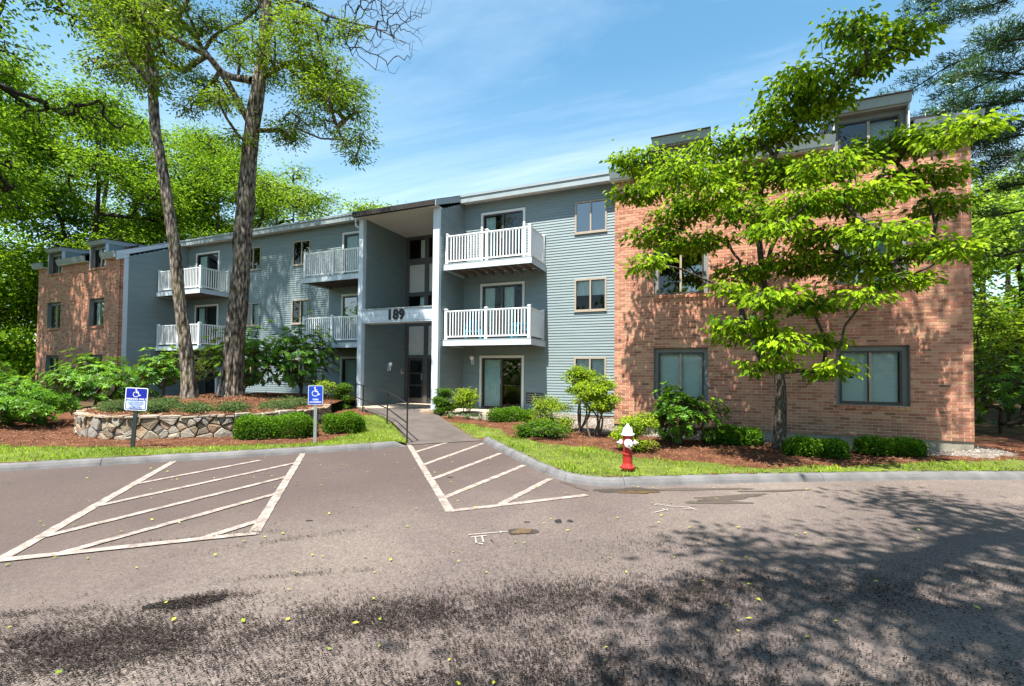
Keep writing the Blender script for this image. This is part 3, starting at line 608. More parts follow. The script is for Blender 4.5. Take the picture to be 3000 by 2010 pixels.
def siding(name, axis, const, u0, u1, z0, z1, ops=(), top=None, single=False):
    """lap siding wall; axis 'x' faces -Y, axis 'y' faces +X"""
    core = MB()
    P = (lambda u, z: (u, const, z)) if axis == 'x' else (lambda u, z: (const, u, z))
    if top is None:
        for a, b, c, d in cells(u0, u1, z0, z1, ops): core.quad(P(a, c), P(b, c), P(b, d), P(a, d))
    else: core.quad(P(u0, z0), P(u1, z0), P(u1, top(u1)), P(u0, top(u0)))
    w = part(core, name, M['siding']); stuff = MB(); z = z0; n = 0
    while z < z1-0.02:
        segs = [(u0, u1)]
        if top is not None:
            ok = [u for u in np.linspace(u0, u1, 60) if top(u) > z+EXPO*0.6]
            segs = [(min(ok), max(ok))] if ok else []
        for o in ops:
            if o[2] < z+EXPO*0.5 < o[3]:
                nx = []
                for a, b in segs:
                    if o[1] <= a or o[0] >= b: nx.append((a, b)); continue
                    if o[0]-a > 0.02: nx.append((a, o[0]))
                    if b-o[1] > 0.02: nx.append((o[1], b))
                segs = nx
        for a, b in segs:
            if single and BUDGET['siding_board'] > 0:
                BUDGET['siding_board'] -= 1
                o = add('siding_board', board_mesh(b-a), w)
                o.location = P(a, z); o.rotation_euler = (0, 0, 0 if axis == 'x' else math.pi/2)
            else:
                h = EXPO+0.004
                if axis == 'x': stuff.hexa([(a, const-0.024, z), (b, const-0.024, z), (b, const+.002, z), (a, const+.002, z), (a, const-0.006, z+h), (b, const-0.006, z+h), (b, const+.002, z+h), (a, const+.002, z+h)])
                else: stuff.hexa([(const+0.024, a, z), (const+0.024, b, z), (const-.002, b, z), (const-.002, a, z), (const+0.006, a, z+h), (const+0.006, b, z+h), (const-.002, b, z+h), (const-.002, a, z+h)])
        z += EXPO
    if stuff.v: stuff.build('siding_course', M['siding'], w, kind='stuff')
    return w
def brickwall(x0, x1, z0, z1, Y, ops, single):
    core = MB()
    for a, b, c, d in cells(x0, x1, z0, z1, ops): core.quad((a, Y+0.005, c), (b, Y+0.005, c), (b, Y+0.005, d), (a, Y+0.005, d))
    w = part(core, 'brick_wall', M['mortar']); st = MB(); L = []
    j = 0.0115; rr = random.Random(3)
    r0 = int(math.floor((z0+1.30)/BH)); r1 = int(math.ceil((z1+1.30)/BH))
    for r in range(r0, r1):
        za = -1.30+r*BH+j/2; zb = za+BH-j
        if za < z0-0.02 or zb > z1+0.03: continue
        half = (BL/2) if (r+200) % 2 else 0.0; c = math.floor((x0+60+half)/BL)
        while True:
            a = c*BL-60-half+j/2; b = a+BL-j; c += 1
            if a > x1: break
            a, b = max(a, x0), min(b, x1); segs = [(a, b)] if b-a > 0.02 else []
            for o in ops:
                if o[2] < (za+zb)/2 < o[3]:
                    nx = []
                    for p, q in segs:
                        if o[1] <= p or o[0] >= q: nx.append((p, q)); continue
                        if o[0]-p > 0.015: nx.append((p, o[0]))
                        if q-o[1] > 0.015: nx.append((o[1], q))
                    segs = nx
            for p, q in segs: L.append((p, q, za, zb))
    full = BL-j; pick = set()
    if single:
        cand = sorted([t for t in L if abs(t[1]-t[0]-full) < 1e-4], key=lambda t: (-0.3923*t[0]*-1)*-1 if False else t[0], reverse=True)
        pick = set(cand[:BUDGET['brick']])
        bm = MB(); bm.box(0, full, 0, 0.05, 0, BH-j); bme = bm.mesh('brick', M['brick'])
    for t in L:
        d = rr.uniform(-0.0025, 0.0025)
        if t in pick: o = add('brick', bme, w); o.location = (t[0], Y+d, t[2])
        else: st.box(t[0], t[1], Y+d, Y+0.05, t[2], t[3])
    st.build('brickwork', M['brick'], w, kind='stuff')
    return w
def glaze(win, x0, x1, z0, z1, y, fmat, fw=0.045, left='dark', right='dark', two=True, mull=0.05):
    """frame is the object 'win'; adds panes and what hangs behind them"""
    xm = (x0+x1)/2
    halves = [(x0+fw, xm-mull/2, left), (xm+mull/2, x1-fw, right)] if two else [(x0+fw, x1-fw, left)]
    if two:
        m = MB(); m.box(xm-mull/2, xm+mull/2, y-0.03, y+0.02, z0+fw, z1-fw); m.build('mullion', fmat, win)
    for i, (a, b, what) in enumerate(halves):
        yy = y+(0.012 if i else 0.0)
        gm = {'screen': 'glassd', 'dark': 'glasss'}.get(what, 'glass'); m = MB(); m.quad((a, yy, z0+fw), (b, yy, z0+fw), (b, yy, z1-fw), (a, yy, z1-fw)); m.build('pane', M[gm], win)
        if what == 'blind':
            m = MB(); z = z0+fw
            while z < z1-fw: m.quad((a, y+0.085, z), (b, y+0.085, z), (b, y+0.10, z+0.027), (a, y+0.10, z+0.027)); z += 0.029
            m.build('blind', M['blind'], win)
        if what in ('curtain', 'part', 'half'):
            b2 = b if what == 'curtain' else (a+(b-a)*0.55 if what == 'part' else b); zb = z0+fw if what != 'half' else z0+(z1-z0)*0.5
            m = MB(); n = max(12, int((b2-a)/0.035)); xs = np.linspace(a, b2, n)
            for k in range(n-1):
                ya = y+0.10+0.022*(k % 2); yb = y+0.10+0.022*((k+1) % 2); m.quad((xs[k], ya, zb), (xs[k+1], yb, zb), (xs[k+1], yb, z1-fw), (xs[k], ya, z1-fw))
            m.build('curtain', M['curtain'] if what != 'half' else M['blind'], win)
def frame_box(m, x0, x1, z0, z1, ya, yb, w, sill=True):
    m.box(x0, x0+w, ya, yb, z0, z1); m.box(x1-w, x1, ya, yb, z0, z1); m.box(x0+w, x1-w, ya, yb, z1-w, z1)
    if sill: m.box(x0+w, x1-w, ya, yb, z0, z0+w)
def window(x0, x1, z0, z1, left, right):
    m = MB(); frame_box(m, x0, x1, z0, z1, MY-0.045, MY+0.03, 0.055); w = part(m, 'window', M['tan'])
    m = MB(); m.box(x0-0.02, x1+0.02, MY-0.06, MY-0.046, z0-0.03, z0+0.018); m.build('sill', M['tan'], w)
    glaze(w, x0+0.01, x1-0.01, z0+0.01, z1-0.01, MY-0.012, M['tan'], 0.05, left, right)
def patio_door(x0, x1, z0, z1, left, right):
    m = MB(); frame_box(m, x0, x1, z0, z1, MY-0.05, MY+0.03, 0.085, False); d = part(m, 'patio_door', M['cream'])
    m = MB(); frame_box(m, x0+0.087, x1-0.087, z0, z1-0.087, MY-0.03, MY+0.03, 0.05); xm = (x0+x1)/2; m.box(xm-0.045, xm+0.045, MY-0.025, MY+0.02, z0+0.05, z1-0.137); m.build('frame', M['bronze'], d)
    glaze(d, x0+0.09, x1-0.09, z0, z1-0.09, MY-0.005, M['bronze'], 0.06, left, right, True, 0.085)
    m = MB(); m.box(xm-0.03, xm-0.01, MY-0.055, MY-0.026, z0+0.88, z0+1.08); m.build('handle', M['galv'], d)
def brick_window(x0, x1, z0, z1, left, right, Y=BY, dormer=False):
    yg = Y+0.17; m = MB()
    m.box(x0, x0+0.10, yg-0.03, yg+0.04, z0, z1); m.box(x1-0.10, x1, yg-0.03, yg+0.04, z0, z1); m.box(x0+0.1, x1-0.1, yg-0.03, yg+0.04, z1-0.12, z1)
    m.box(x0, x0+0.012, Y+0.012, yg-0.031, z0, z1); m.box(x1-0.012, x1, Y+0.012, yg-0.031, z0, z1); m.box(x0+0.013, x1-0.013, Y+0.012, yg-0.031, z1-0.012, z1); m.box(x0+0.1, x1-0.1, yg-0.02, yg+0.04, z0, z0+0.03)
    w = part(m, 'window', M['jamb'])
    m = MB(); frame_box(m, x0+0.102, x1-0.102, z0+0.032, z1-0.122, yg-0.045, yg+0.02, 0.038); m.build('frame', M['bronze'], w)
    glaze(w, x0+0.105, x1-0.105, z0+0.035, z1-0.125, yg-0.01, M['tan'], 0.04, left, right)
    m = MB(); n = 12; s = (x1-x0+0.02)/n
    for k in range(n): m.hexa([(x0-0.01+k*s+0.004, Y-0.045, z0-0.085), (x0-0.01+(k+1)*s-0.004, Y-0.045, z0-0.085), (x0-0.01+(k+1)*s-0.004, yg-0.05, z0-0.06), (x0-0.01+k*s+0.004, yg-0.05, z0-0.06), (x0-0.01+k*s+0.004, Y-0.045, z0-0.02), (x0-0.01+(k+1)*s-0.004, Y-0.045, z0-0.02), (x0-0.01+(k+1)*s-0.004, yg-0.05, z0+0.0), (x0-0.01+k*s+0.004, yg-0.05, z0+0.0)])
    m.build('sill', M['brick'], w)
def balcony(x0, x1, zt, sides, wallL, wallR):
    yf = 13.91; m = MB(); n = 10; d = (MY-0.03-yf-0.03)/n
    for k in range(n): m.box(x0+0.02, x1-0.02, yf+0.03+k*d+0.004, yf+0.03+(k+1)*d-0.004, zt-0.032, zt-0.004)
    b = part(m, 'balcony', M['wood'])
    m = MB(); m.box(x0-0.035, x1+0.035, yf-0.045, yf, zt-0.19, zt-0.002); m.box(x0-0.035, x0, yf+0.001, MY-0.03, zt-0.19, zt-0.002); m.box(x1, x1+0.035, yf+0.001, MY-0.03, zt-0.19, zt-0.002); m.build('fascia_board', M['white'], b)
    m = MB(); m.box(x0-0.04, x1+0.04, yf-0.05, yf+0.02, zt-0.001, zt+0.028); m.box(x0-0.04, x0+0.02, yf+0.021, MY-0.03, zt-0.001, zt+0.028); m.box(x1-0.02, x1+0.04, yf+0.021, MY-0.03, zt-0.001, zt+0.028); m.build('deck_edge', M['fascia'], b)
    nj = 9; jm = MB(); jm.box(-0.02, 0.02, yf+0.001, MY-0.03, -0.175, -0.034); jme = jm.mesh('joist', M['joist'])
    for k in range(nj): o = add('joist', jme, b); o.location = (x0+0.15+(x1-x0-0.3)*k/(nj-1), 0, zt)
    pm = MB(); pm.box(-0.048, 0.048, -0.048, 0.048, 0, 1.03); pm.box(-0.062, 0.062, -0.062, 0.062, 1.03, 1.05); pm.box(-0.045, 0.045, -0.045, 0.045, 1.05, 1.075); pme = pm.mesh('post', M['rail'])
    yr = yf+0.05; xm = (x0+x1)/2; z = zt+0.03
    posts = [(x0+0.06, yr), (xm, yr), (x1-0.06, yr)]
    if 'R' in sides: posts.append((x1-0.06, MY-0.085))
    if 'L' in sides: posts.append((x0+0.06, MY-0.085))
    for p in posts: o = add('post', pme, b); o.location = (*p, z)
    ba = MB(); ba.box(-0.017, 0.017, -0.017, 0.017, 0.115, 0.945); bam = ba.mesh('baluster', M['rail'])
    def run(a, c, ax, fix):
        t = MB(); q = MB()
        if ax == 'x': t.box(a, c, fix-0.03, fix+0.03, z+0.965, z+1.0); t.box(a, c, fix-0.02, fix+0.02, z+0.94, z+0.966); q.box(a, c, fix-0.02, fix+0.02, z+0.075, z+0.118)
        else: t.box(fix-0.03, fix+0.03, a, c, z+0.965, z+1.0); t.box(fix-0.02, fix+0.02, a, c, z+0.94, z+0.966); q.box(fix-0.02, fix+0.02, a, c, z+0.075, z+0.118)
        t.build('top_rail', M['rail'], b); q.build('bottom_rail', M['rail'], b); nb = int(round((c-a)/0.108)); s = (c-a)/nb
        for k in range(1, nb): o = add('baluster', bam, b); o.location = (a+k*s, fix, z) if ax == 'x' else (fix, a+k*s, z)
    run(x0+0.108, xm-0.048, 'x', yr); run(xm+0.048, x1-0.108, 'x', yr)
    if 'R' in sides: run(yr+0.048, MY-0.133, 'y', x1-0.06)
    if 'L' in sides: run(yr+0.048, MY-0.133, 'y', x0+0.06)
    return b
def build_building():
    WT, WB, DT, DB = 0.574, -0.521, 0.647, -1.262
    Dr = [(-7.848, -6.082, DB+k*FL, DT+k*FL) for k in range(3)]; Wr = [(-4.253, -3.166, WB+k*FL, WT+k*FL) for k in range(3)]
    Dl = [(-14.50, -12.74, DB+k*FL, DT+k*FL) for k in range(3)]; Wl = [(-17.389, -16.332, WB+k*FL, WT+k*FL) for k in range(3)]; Wl2 = [(-20.5, -19.44, WB+k*FL, WT+k*FL) for k in range(3)]
    Df = [(-24.11, -22.34, DB+k*FL, DT+k*FL) for k in range(3)]
    siding('siding_wall', 'x', MY, TX1, XR0, -1.36, 6.42, Dr+Wr, single=True)
    rake = lambda u: 5.62+0.47*(u-13.6)
    siding('siding_wall', 'y', TX1, 13.70, MY-0.022, -1.26, 6.4, top=lambda u: min(6.42, rake(u)), single=True)
    siding('siding_wall', 'y', TX0+0.20, 13.78, 16.3, -1.255, 5.715, single=True)
    siding('siding_wall', 'x', MY, XL1, TX0, -1.36, 6.42, Dl+Wl+Wl2+Df)
    wr = lambda u: 5.08+0.465*(u-12.3)
    siding('siding_wall', 'y', XL1, 12.66, MY-0.022, -1.30, 6.42, top=lambda u: min(6.42, wr(u)))
    bwR = [(-1.339, -0.048, -0.619+k*FL+0.0, 0.697+k*FL) for k in range(2)]+[(2.571, 3.893, -0.619+k*FL, 0.697+k*FL) for k in range(2)]
    bwL = [(-30.967, -29.695, -0.619+k*FL, 0.697+k*FL) for k in range(2)]+[(-27.184, -25.929, -0.619+k*FL, 0.697+k*FL) for k in range(2)]
    dR = [(-1.339, -0.048, 4.80, 5.85), (2.571, 3.893, 4.80, 5.85)]; dL = [(-30.967, -29.695, 4.80, 5.85), (-27.184, -25.929, 4.80, 5.85)]
    brickwall(XR0, XR1, -1.30, 5.10, BY, bwR+dR, True); brickwall(XL0, XL1, -1.30, 5.10, BY, bwL+dL, False)
    # returns of the brick and the far side walls
    for xa, xb, ya, yb, zb in ((XL1-0.012, XL1, BY+0.012, 12.66, 5.22), (XL0, XL0+0.05, BY+0.02, 22, 9.0), (XR1-0.05, XR1, BY+0.051, 22, 9.0), (XR0, XR0+0.04, BY+0.02, MY, 6.5)):
        m = MB(); m.hexa([(xa, ya, -1.3), (xb, ya, -1.3), (xb, yb, -1.3), (xa, yb, -1.3), (xa, ya, 5.05), (xb, ya, 5.05), (xb, yb, zb-0.12), (xa, yb, zb-0.12)]); part(m, 'side_wall', M['brick'])
    m = MB(); m.box(XL0, XR1, 24.9, 25, -1.4, 6.5); part(m, 'rear_wall', M['siding'])
    m = MB(); m.box(TX0, TX0+0.06, TF+0.18, MY, -1.3, 5.7); part(m, 'side_wall', M['siding'])
    m = MB(); m.box(XL0, XL1, BY+0.03, BY+0.3, -1.7, -1.302); m.box(XR0, XR1, BY+0.03, BY+0.3, -1.7, -1.302); m.box(XL1, TX0, MY-0.0, MY+0.3, -1.7, -1.362); m.box(TX1, XR0, MY-0.0, MY+0.3, -1.7, -1.362); m.box(XL1-0.3, XL1-0.005, BY+0.301, MY, -1.7, -1.302); part(m, 'foundation', M['found'])
    m = MB(); m.box(XL0+.1, TX0, MY+0.75, MY+0.8, -1.4, 6.4); m.box(TX1, XR1-.1, MY+0.75, MY+0.8, -1.4, 6.4); m.box(TX0, TX1, 17.2, 17.25, -1.4, 6.0); m.box(XL0+.1, XL1-.1, BY+0.75, BY+0.8, -1.4, 5.9); m.box(XR0+.1, XR1-.1, BY+0.75, BY+0.8, -1.4, 5.9); part(m, 'dark_backing', M['dark'])  # near-black sheets stand in for the shade of rooms behind the glass
    # corner boards, posts
    m = MB(); m.box(XL1-0.001, XL1+0.024, 12.50, 12.68, -1.30, 5.16); part(m, 'corner_board', M['white'])
    for xx in (XR0-0.05,): m = MB(); m.box(xx, XR0-0.002, MY-0.025, MY-0.001, -1.36, 6.35); part(m, 'corner_board', M['white'])
    for a, b in ((TX0, TX0+0.20), (TX1-0.25, TX1)):
        m = MB(); m.box(a, b, TF, TF+0.17, -1.27, 5.71); part(m, 'corner_post', M['white'])
    # entrance bay: number beam, ceiling, screen of panels
    m = MB(); m.box(TX0+0.202, TX1-0.252, TF+0.02, TF+0.20, 1.86, 2.075); m.box(TX0+0.202, TX1-0.252, TF+0.02, TF+0.20, 2.079, 2.28); bm = part(m, 'number_beam', M['white'])
    m = MB(); m.box(TX0+0.202, TX1-0.252, TF-0.015, TF+0.23, 2.281, 2.32); m.build('ledge', M['fascia'], bm)
    m = MB(); m.box(TX0+0.21, TX1-0.26, TF+0.03, TF+0.5, 1.80, 1.858); m.build('beam_underside', M['white'], bm)
    for i, ch in enumerate('189'):
        c = D.curves.new('numeral', 'FONT'); c.body = ch; c.size = 0.47; c.extrude = 0.012; c.offset = 0.024; c.align_x = 'CENTER'; t = D.objects.new('tmp', c); COL.objects.link(t)
        bpy.context.view_layer.update(); me = D.meshes.new_from_object(t.evaluated_get(bpy.context.evaluated_depsgraph_get())); D.objects.remove(t); me.materials.clear(); me.materials.append(M['black'])
        o = add('numeral', me, bm); o.rotation_euler = (R(90), 0, 0); o.location = (-10.62+i*0.262, TF+0.008, 1.915)
    m = MB(); m.box(TX0+0.0, TX1, TF-0.02, 16.3, 5.72, 5.74); part(m, 'entrance_ceiling', M['soffit'])
    YB = 16.3; x0, x1 = TX0+0.2, TX1-0.25
    m = MB(); cols = [x0+0.17, -10.93, -10.74, -9.85, -9.66, x1-0.12]
    for a, b in ((x0, cols[0]), (cols[1], cols[2]), (cols[3], cols[4]), (cols[5], x1)): m.box(a, b, YB-0.06, YB+0.05, -1.26, 5.72)
    for a, b in ((cols[0], cols[1]), (cols[2], cols[3]), (cols[4], cols[5])):
        for z in ((5.60, 5.72), (4.53, 4.78), (3.20, 3.36), (1.95, 2.12), (0.60, 0.73)): m.box(a, b, YB-0.055, YB+0.045, *z)
    es = part(m, 'entrance_screen', M['entry'])
    for a, b in ((cols[0], cols[1]), (cols[2], cols[3]), (cols[4], cols[5])):
        m = MB(); m.box(a, b, YB, YB+0.03, 3.361, 4.529); m.build('panel', M['panel'], es)
        m = MB(); m.box(a, b, YB, YB+0.03, 0.731, 1.949); m.build('panel', M['panel'], es)
        for z in ((4.781, 5.599), (2.121, 3.199)):
            m = MB(); m.quad((a, YB, z[0]), (b, YB, z[0]), (b, YB, z[1]), (a, YB, z[1])); m.build('pane', M['glass'], es)
            m = MB(); m.quad(((a*.4+b*.6), YB+0.12, z[0]), (b, YB+0.12, z[0]), (b, YB+0.12, z[1]), ((a*.4+b*.6), YB+0.12, z[1])); m.build('curtain', M['blind'], es)
        dm = MB(); dm.box(a+.01, a+.10, YB-0.03, YB+0.03, -1.25, 0.599); dm.box(b-.10, b-.01, YB-0.03, YB+0.03, -1.25, 0.599)
        for z in ((-1.25, -1.05), (-0.56, -0.50), (-0.06, 0.0), (0.50, 0.599)): dm.box(a+.101, b-.101, YB-0.028, YB+0.028, *z)
        dr = dm.build('door', M['bronze'], es); m = MB(); m.quad((a+.1, YB, -1.05), (b-.1, YB, -1.05), (b-.1, YB, 0.5), (a+.1, YB, 0.5)); m.build('pane', M['glassd'], es)
        m = MB(); m.box(b-0.085, b-0.055, YB-0.09, YB-0.031, -0.30, -0.05); m.build('handle', M['galv'], es)
    # doors and windows
    for i, (d, c) in enumerate(zip(Dr, (('curtain', 'screen'), ('part', 'part'), ('part', 'screen')))): patio_door(*d, *c)
    for i, (d, c) in enumerate(zip(Dl, (('curtain', 'screen'), ('dark', 'dark'), ('curtain', 'dark')))): patio_door(*d, *c)
    for i, (d, c) in enumerate(zip(Df, (('dark', 'screen'), ('part', 'screen'), ('curtain', 'screen')))): patio_door(*d, *c)
    for w, c in zip(Wr, (('blind', 'blind'), ('half', 'half'), ('dark', 'dark'))): window(*w, *c)
    for w, c in zip(Wl, (('screen', 'curtain'), ('screen', 'part'), ('screen', 'dark'))): window(*w, *c)
    for w, c in zip(Wl2, (('screen', 'dark'), ('screen', 'curtain'), ('screen', 'dark'))): window(*w, *c)
    for o, c in zip(bwR, (('blind', 'blind'), ('screen', 'dark'), ('blind', 'blind'), ('dark', 'blind'))): brick_window(*o, *c)
    for o, c in zip(bwL, (('dark', 'screen'), ('dark', 'part'), ('dark', 'curtain'), ('curtain', 'dark'))): brick_window(*o, *c)
    for o, c in zip(dR+dL, (('dark', 'blind'), ('screen', 'blind'), ('dark', 'dark'), ('screen', 'dark'))): brick_window(*o, *c, dormer=True)
    # balconies
    for k in (1, 2):
        zt = 1.125+(k-1)*2.63
        balcony(TX1+0.045, -5.31, zt, 'R', True, False); balcony(-15.2, TX0-0.04, zt, 'L', False, True); balcony(XL1+0.05, -21.55, zt, 'R', True, False)
    # air conditioner sleeve with louvres
    m = MB(); frame_box(m, -6.0, -5.36, -1.05, -0.67, MY-0.04, MY-0.022, 0.03); g = part(m, 'air_conditioner_grille', M['bronze'])
    m = MB(); m.box(-5.97, -5.39, MY-0.026, MY-0.022, -1.02, -0.70); m.build('grille_back', M['dark'], g)
    lm = MB(); lm.box(-5.968, -5.392, MY-0.038, MY-0.027, 0, 0.016); lme = lm.mesh('louvre', M['galv'])
    for k in range(5): o = add('louvre', lme, g); o.location = (0, 0, -0.99+k*0.062)
    # roofs
    def slab(m, x0, x1, y0, z0, y1, z1, t): m.hexa([(x0, y0, z0-t), (x1, y0, z0-t), (x1, y1, z1-t), (x0, y1, z1-t), (x0, y0, z0), (x1, y0, z0), (x1, y1, z1), (x0, y1, z1)])
    m = MB(); slab(m, XL1-0.1, XR0+0.1, 14.93, 6.59, 20, 7.9, 0.02); slab(m, XL1-0.1, XR0+0.1, 20, 7.9, 25.3, 6.6, 0.02); part(m, 'main_roof', M['roof'])
    for x0, x1, ds in ((XL0-0.1, XL1+0.06, dL), (XR0-0.06, XR1+0.1, dR)):
        m = MB(); e = [x0]+[v for d in ds for v in (d[0]-0.03, d[1]+0.03)]+[x1]
        for p, q in zip(e[::2], e[1::2]): slab(m, p, q, 12.12, 5.39, 15.5, 6.766, 0.02)
        slab(m, x0, x1, 15.5, 6.766, 20, 8.6, 0.02); slab(m, x0, x1, 20, 8.6, 26, 6.2, 0.02); part(m, 'wing_roof', M['roof'])
    m = MB(); slab(m, TX0-0.06, TX1+0.06, 13.28, 5.88, 15.6, 6.86, 0.02); tr = part(m, 'entrance_roof', M['roof'])
    m = MB(); m.box(TX0-0.05, TX1-0.01, 13.27, 13.40, 5.70, 5.858); m.build('gutter', M['gutter'], tr)
    m = MB(); m.box(TX0-0.02, TX1+0.0, 13.41, TF-0.021, 5.72, 5.735); m.build('soffit', M['soffit'], tr)
    m = MB(); m.hexa([(TX1+0.02, 13.27, 5.66), (TX1+0.055, 13.27, 5.66), (TX1+0.055, 15.0, 6.36), (TX1+0.02, 15.0, 6.36), (TX1+0.02, 13.27, 5.857), (TX1+0.055, 13.27, 5.857), (TX1+0.055, 15.0, 6.586), (TX1+0.02, 15.0, 6.586)]); m.build('rake_board', M['fascia'], tr)
    m = MB(); m.tube([(TX0-0.02, 13.5, 5.68), (TX0-0.10, 13.52, 5.62), (TX0-0.10, 13.55, 5.45), (TX0-0.03, 13.62, 5.40)], 0.035, 8); m.build('downspout', M['white'], tr)
    # eaves: fascia and soffit boards
    for a, b in ((XL1+0.02, TX0-0.0), (TX1+0.06, XR0)):
        m = MB(); m.box(a, b, 14.93, 14.955, 6.29, 6.565); m.box(a, b, 14.90, 14.93, 6.50, 6.575); e = part(m, 'eave', M['fascia'])
        m = MB(); m.hexa([(a, 14.956, 6.29), (b, 14.956, 6.29), (b, MY-0.022, 6.36), (a, MY-0.022, 6.36), (a, 14.956, 6.31), (b, 14.956, 6.31), (b, MY-0.022, 6.38), (a, MY-0.022, 6.38)]); m.build('soffit', M['soffit'], e)
    def weave(a, b):
        m = MB(); m.hexa([(a, 12.13, 5.14), (b, 12.13, 5.14), (b, 12.16, 5.14), (a, 12.16, 5.14), (a, 12.06, 5.367), (b, 12.06, 5.367), (b, 12.16, 5.367), (a, 12.16, 5.367)]); e = part(m, 'eave', M['fascia'])
        m = MB(); m.box(a, b, 12.161, BY+0.03, 5.105, 5.145); m.build('soffit', M['soffit'], e)
    for x0, x1, ds in ((XR0-0.1, XR1+0.12, dR), (XL0-0.12, XL1+0.07, dL)):
        xs = [x0]+[v for d in ds for v in (d[0]-0.03, d[1]+0.03)]+[x1]
        for a, b in zip(xs[::2], xs[1::2]): weave(a, b)
    m = MB(); a = XL1+0.026; m.hexa([(a, 12.10, 5.10), (a+0.03, 12.10, 5.10), (a+0.03, 14.95, 6.38), (a, 14.95, 6.38), (a, 12.10, 5.365), (a+0.03, 12.10, 5.365), (a+0.03, 14.95, 6.60), (a, 14.95, 6.60)])
    m.hexa([(a, 12.17, 4.98), (a+0.028, 12.17, 4.98), (a+0.028, 12.68, 5.2), (a, 12.68, 5.2), (a, 12.17, 5.125), (a+0.028, 12.17, 5.125), (a+0.028, 12.68, 5.35), (a, 12.68, 5.35)]); part(m, 'rake_board', M['white'])
    # dormers
    for d in dR+dL:
        x0, x1 = d[0], d[1]
        m = MB(); m.box(x0-0.028, x0-0.002, BY-0.02, BY+0.10, 4.80, 5.855); m.box(x1+0.002, x1+0.028, BY-0.02, BY+0.10, 4.80, 5.855); m.box(x0-0.028, x1+0.028, BY+0.0, BY+0.10, 5.856, 5.90); dm = part(m, 'dormer', M['white'])
        m = MB(); m.hexa([(x0-0.04, 12.26, 5.87), (x1+0.04, 12.26, 5.87), (x1+0.04, 16.2, 6.19), (x0-0.04, 16.2, 6.19), (x0-0.04, 12.21, 6.055), (x1+0.04, 12.21, 6.055), (x1+0.04, 16.2, 6.38), (x0-0.04, 16.2, 6.38)]); m.build('dormer_eave', M['fascia'], dm)
        m = MB(); slab(m, x0-0.06, x1+0.06, 12.17, 6.075, 16.2, 6.40, 0.016); m.build('dormer_roof', M['roof'], dm)
        m = MB(); z = 5.2
        while z < 6.0:
            for s, xx in ((1, x1+0.004), (-1, x0-0.004)):
                m.hexa([(xx, BY+0.101, z), (xx+s*0.02, BY+0.101, z), (xx+s*0.02, 15.6, z), (xx, 15.6, z), (xx, BY+0.101, z+0.098), (xx+s*0.005, BY+0.101, z+0.098), (xx+s*0.005, 15.6, z+0.098), (xx, 15.6, z+0.098)])
            z += EXPO
        m.build('cheek', M['siding'], dm)
build_building()
def wall_lamp(x, y, z, nx, ny, label):
    """globe lamp on a bracket; (nx,ny) points out of the wall"""
    t = thing('wall_lamp', label, 'lamp', 'globe lamps on the siding', loc=(x, y, z), rot=(0, 0, math.atan2(ny, nx)))
    m = MB(); m.box(0.0, 0.022, -0.05, 0.05, -0.24, -0.06); m.build('back_plate', M['white'], t)
    m = MB(); m.box(0.023, 0.12, -0.022, 0.022, -0.23, -0.19); m.tube([(0.10, 0, -0.19), (0.10, 0, -0.07)], 0.035, 10); m.build('bracket', M['white'], t)
    m = MB(); m.lathe([(0.003, -0.09)]+[(0.09*math.sin(a), -0.09*math.cos(a)) for a in np.linspace(0.3, 2.9, 9)]+[(0.003, 0.09)], 16, 0, Matrix.Translation((0.10, 0, 0.012))); m.build('globe', M['globe'], t, smooth=True)
wall_lamp(-11.858, 15.15, 0.30, 1, 0, 'white globe lamp on the shaded wall inside the entrance bay')
wall_lamp(-8.13, MY-0.022, 0.56, 0, -1, 'white globe lamp on the siding left of the ground floor patio door')
t = thing('intercom_panel', 'small pale intercom box on the entrance side wall by the door', 'intercom', loc=(-11.858, 16.05, 0.03))
m = MB(); m.box(0, 0.035, -0.075, 0.075, -0.10, 0.10); m.build('case', M['panel'], t)
m = MB(); m.box(0.0355, 0.04, -0.05, 0.05, 0.01, 0.07); m.build('speaker', M['dark'], t)
def lawn_chair(x, y, z, ang, label):
    t = thing('plastic_chair', label, 'chair', 'turquoise chairs on the balcony', loc=(x, y, z), rot=(0, 0, ang)); P = M['turq']
    m = MB(); m.hexa([(-.24, -.24, .34), (.24, -.24, .34), (.22, .22, .30), (-.22, .22, .30), (-.24, -.24, .37), (.24, -.24, .37), (.22, .22, .33), (-.22, .22, .33)]); m.build('seat', P, t)
    sl = MB(); sl.hexa([(-.035, 0, 0), (.035, 0, 0), (.035, .025, 0), (-.035, .025, 0), (-.045, .22, .55), (.045, .22, .55), (.045, .245, .55), (-.045, .245, .55)]); sm = sl.mesh('back_slat', P)
    for k in range(5): o = add('back_slat', sm, t); o.location = ((k-2)*0.092, 0.20, 0.32-0.015*abs(k-2))
    for s in (-1, 1):
        m = MB(); m.box(s*.27-.045, s*.27+.045, -.30, .27, .545, .57); m.build('arm', P, t)
        m = MB(); m.hexa([(s*.27-.03, -.27, 0), (s*.27+.03, -.27, 0), (s*.27+.03, -.21, 0), (s*.27-.03, -.21, 0), (s*.27-.03, -.25, .545), (s*.27+.03, -.25, .545), (s*.27+.03, -.19, .545), (s*.27-.03, -.19, .545)]); m.build('leg', P, t)
        m = MB(); m.hexa([(s*.25-.03, .24, 0), (s*.25+.03, .24, 0), (s*.25+.03, .30, 0), (s*.25-.03, .30, 0), (s*.26-.03, .18, .545), (s*.26+.03, .18, .545), (s*.26+.03, .24, .545), (s*.26-.03, .24, .545)]); m.build('leg', P, t)
lawn_chair(-7.85, 14.75, 1.126, 0.5, 'turquoise plastic chair behind the left half of the balcony railing')
lawn_chair(-5.95, 14.62, 1.126, -0.9, 'turquoise plastic chair at the right corner of the balcony')

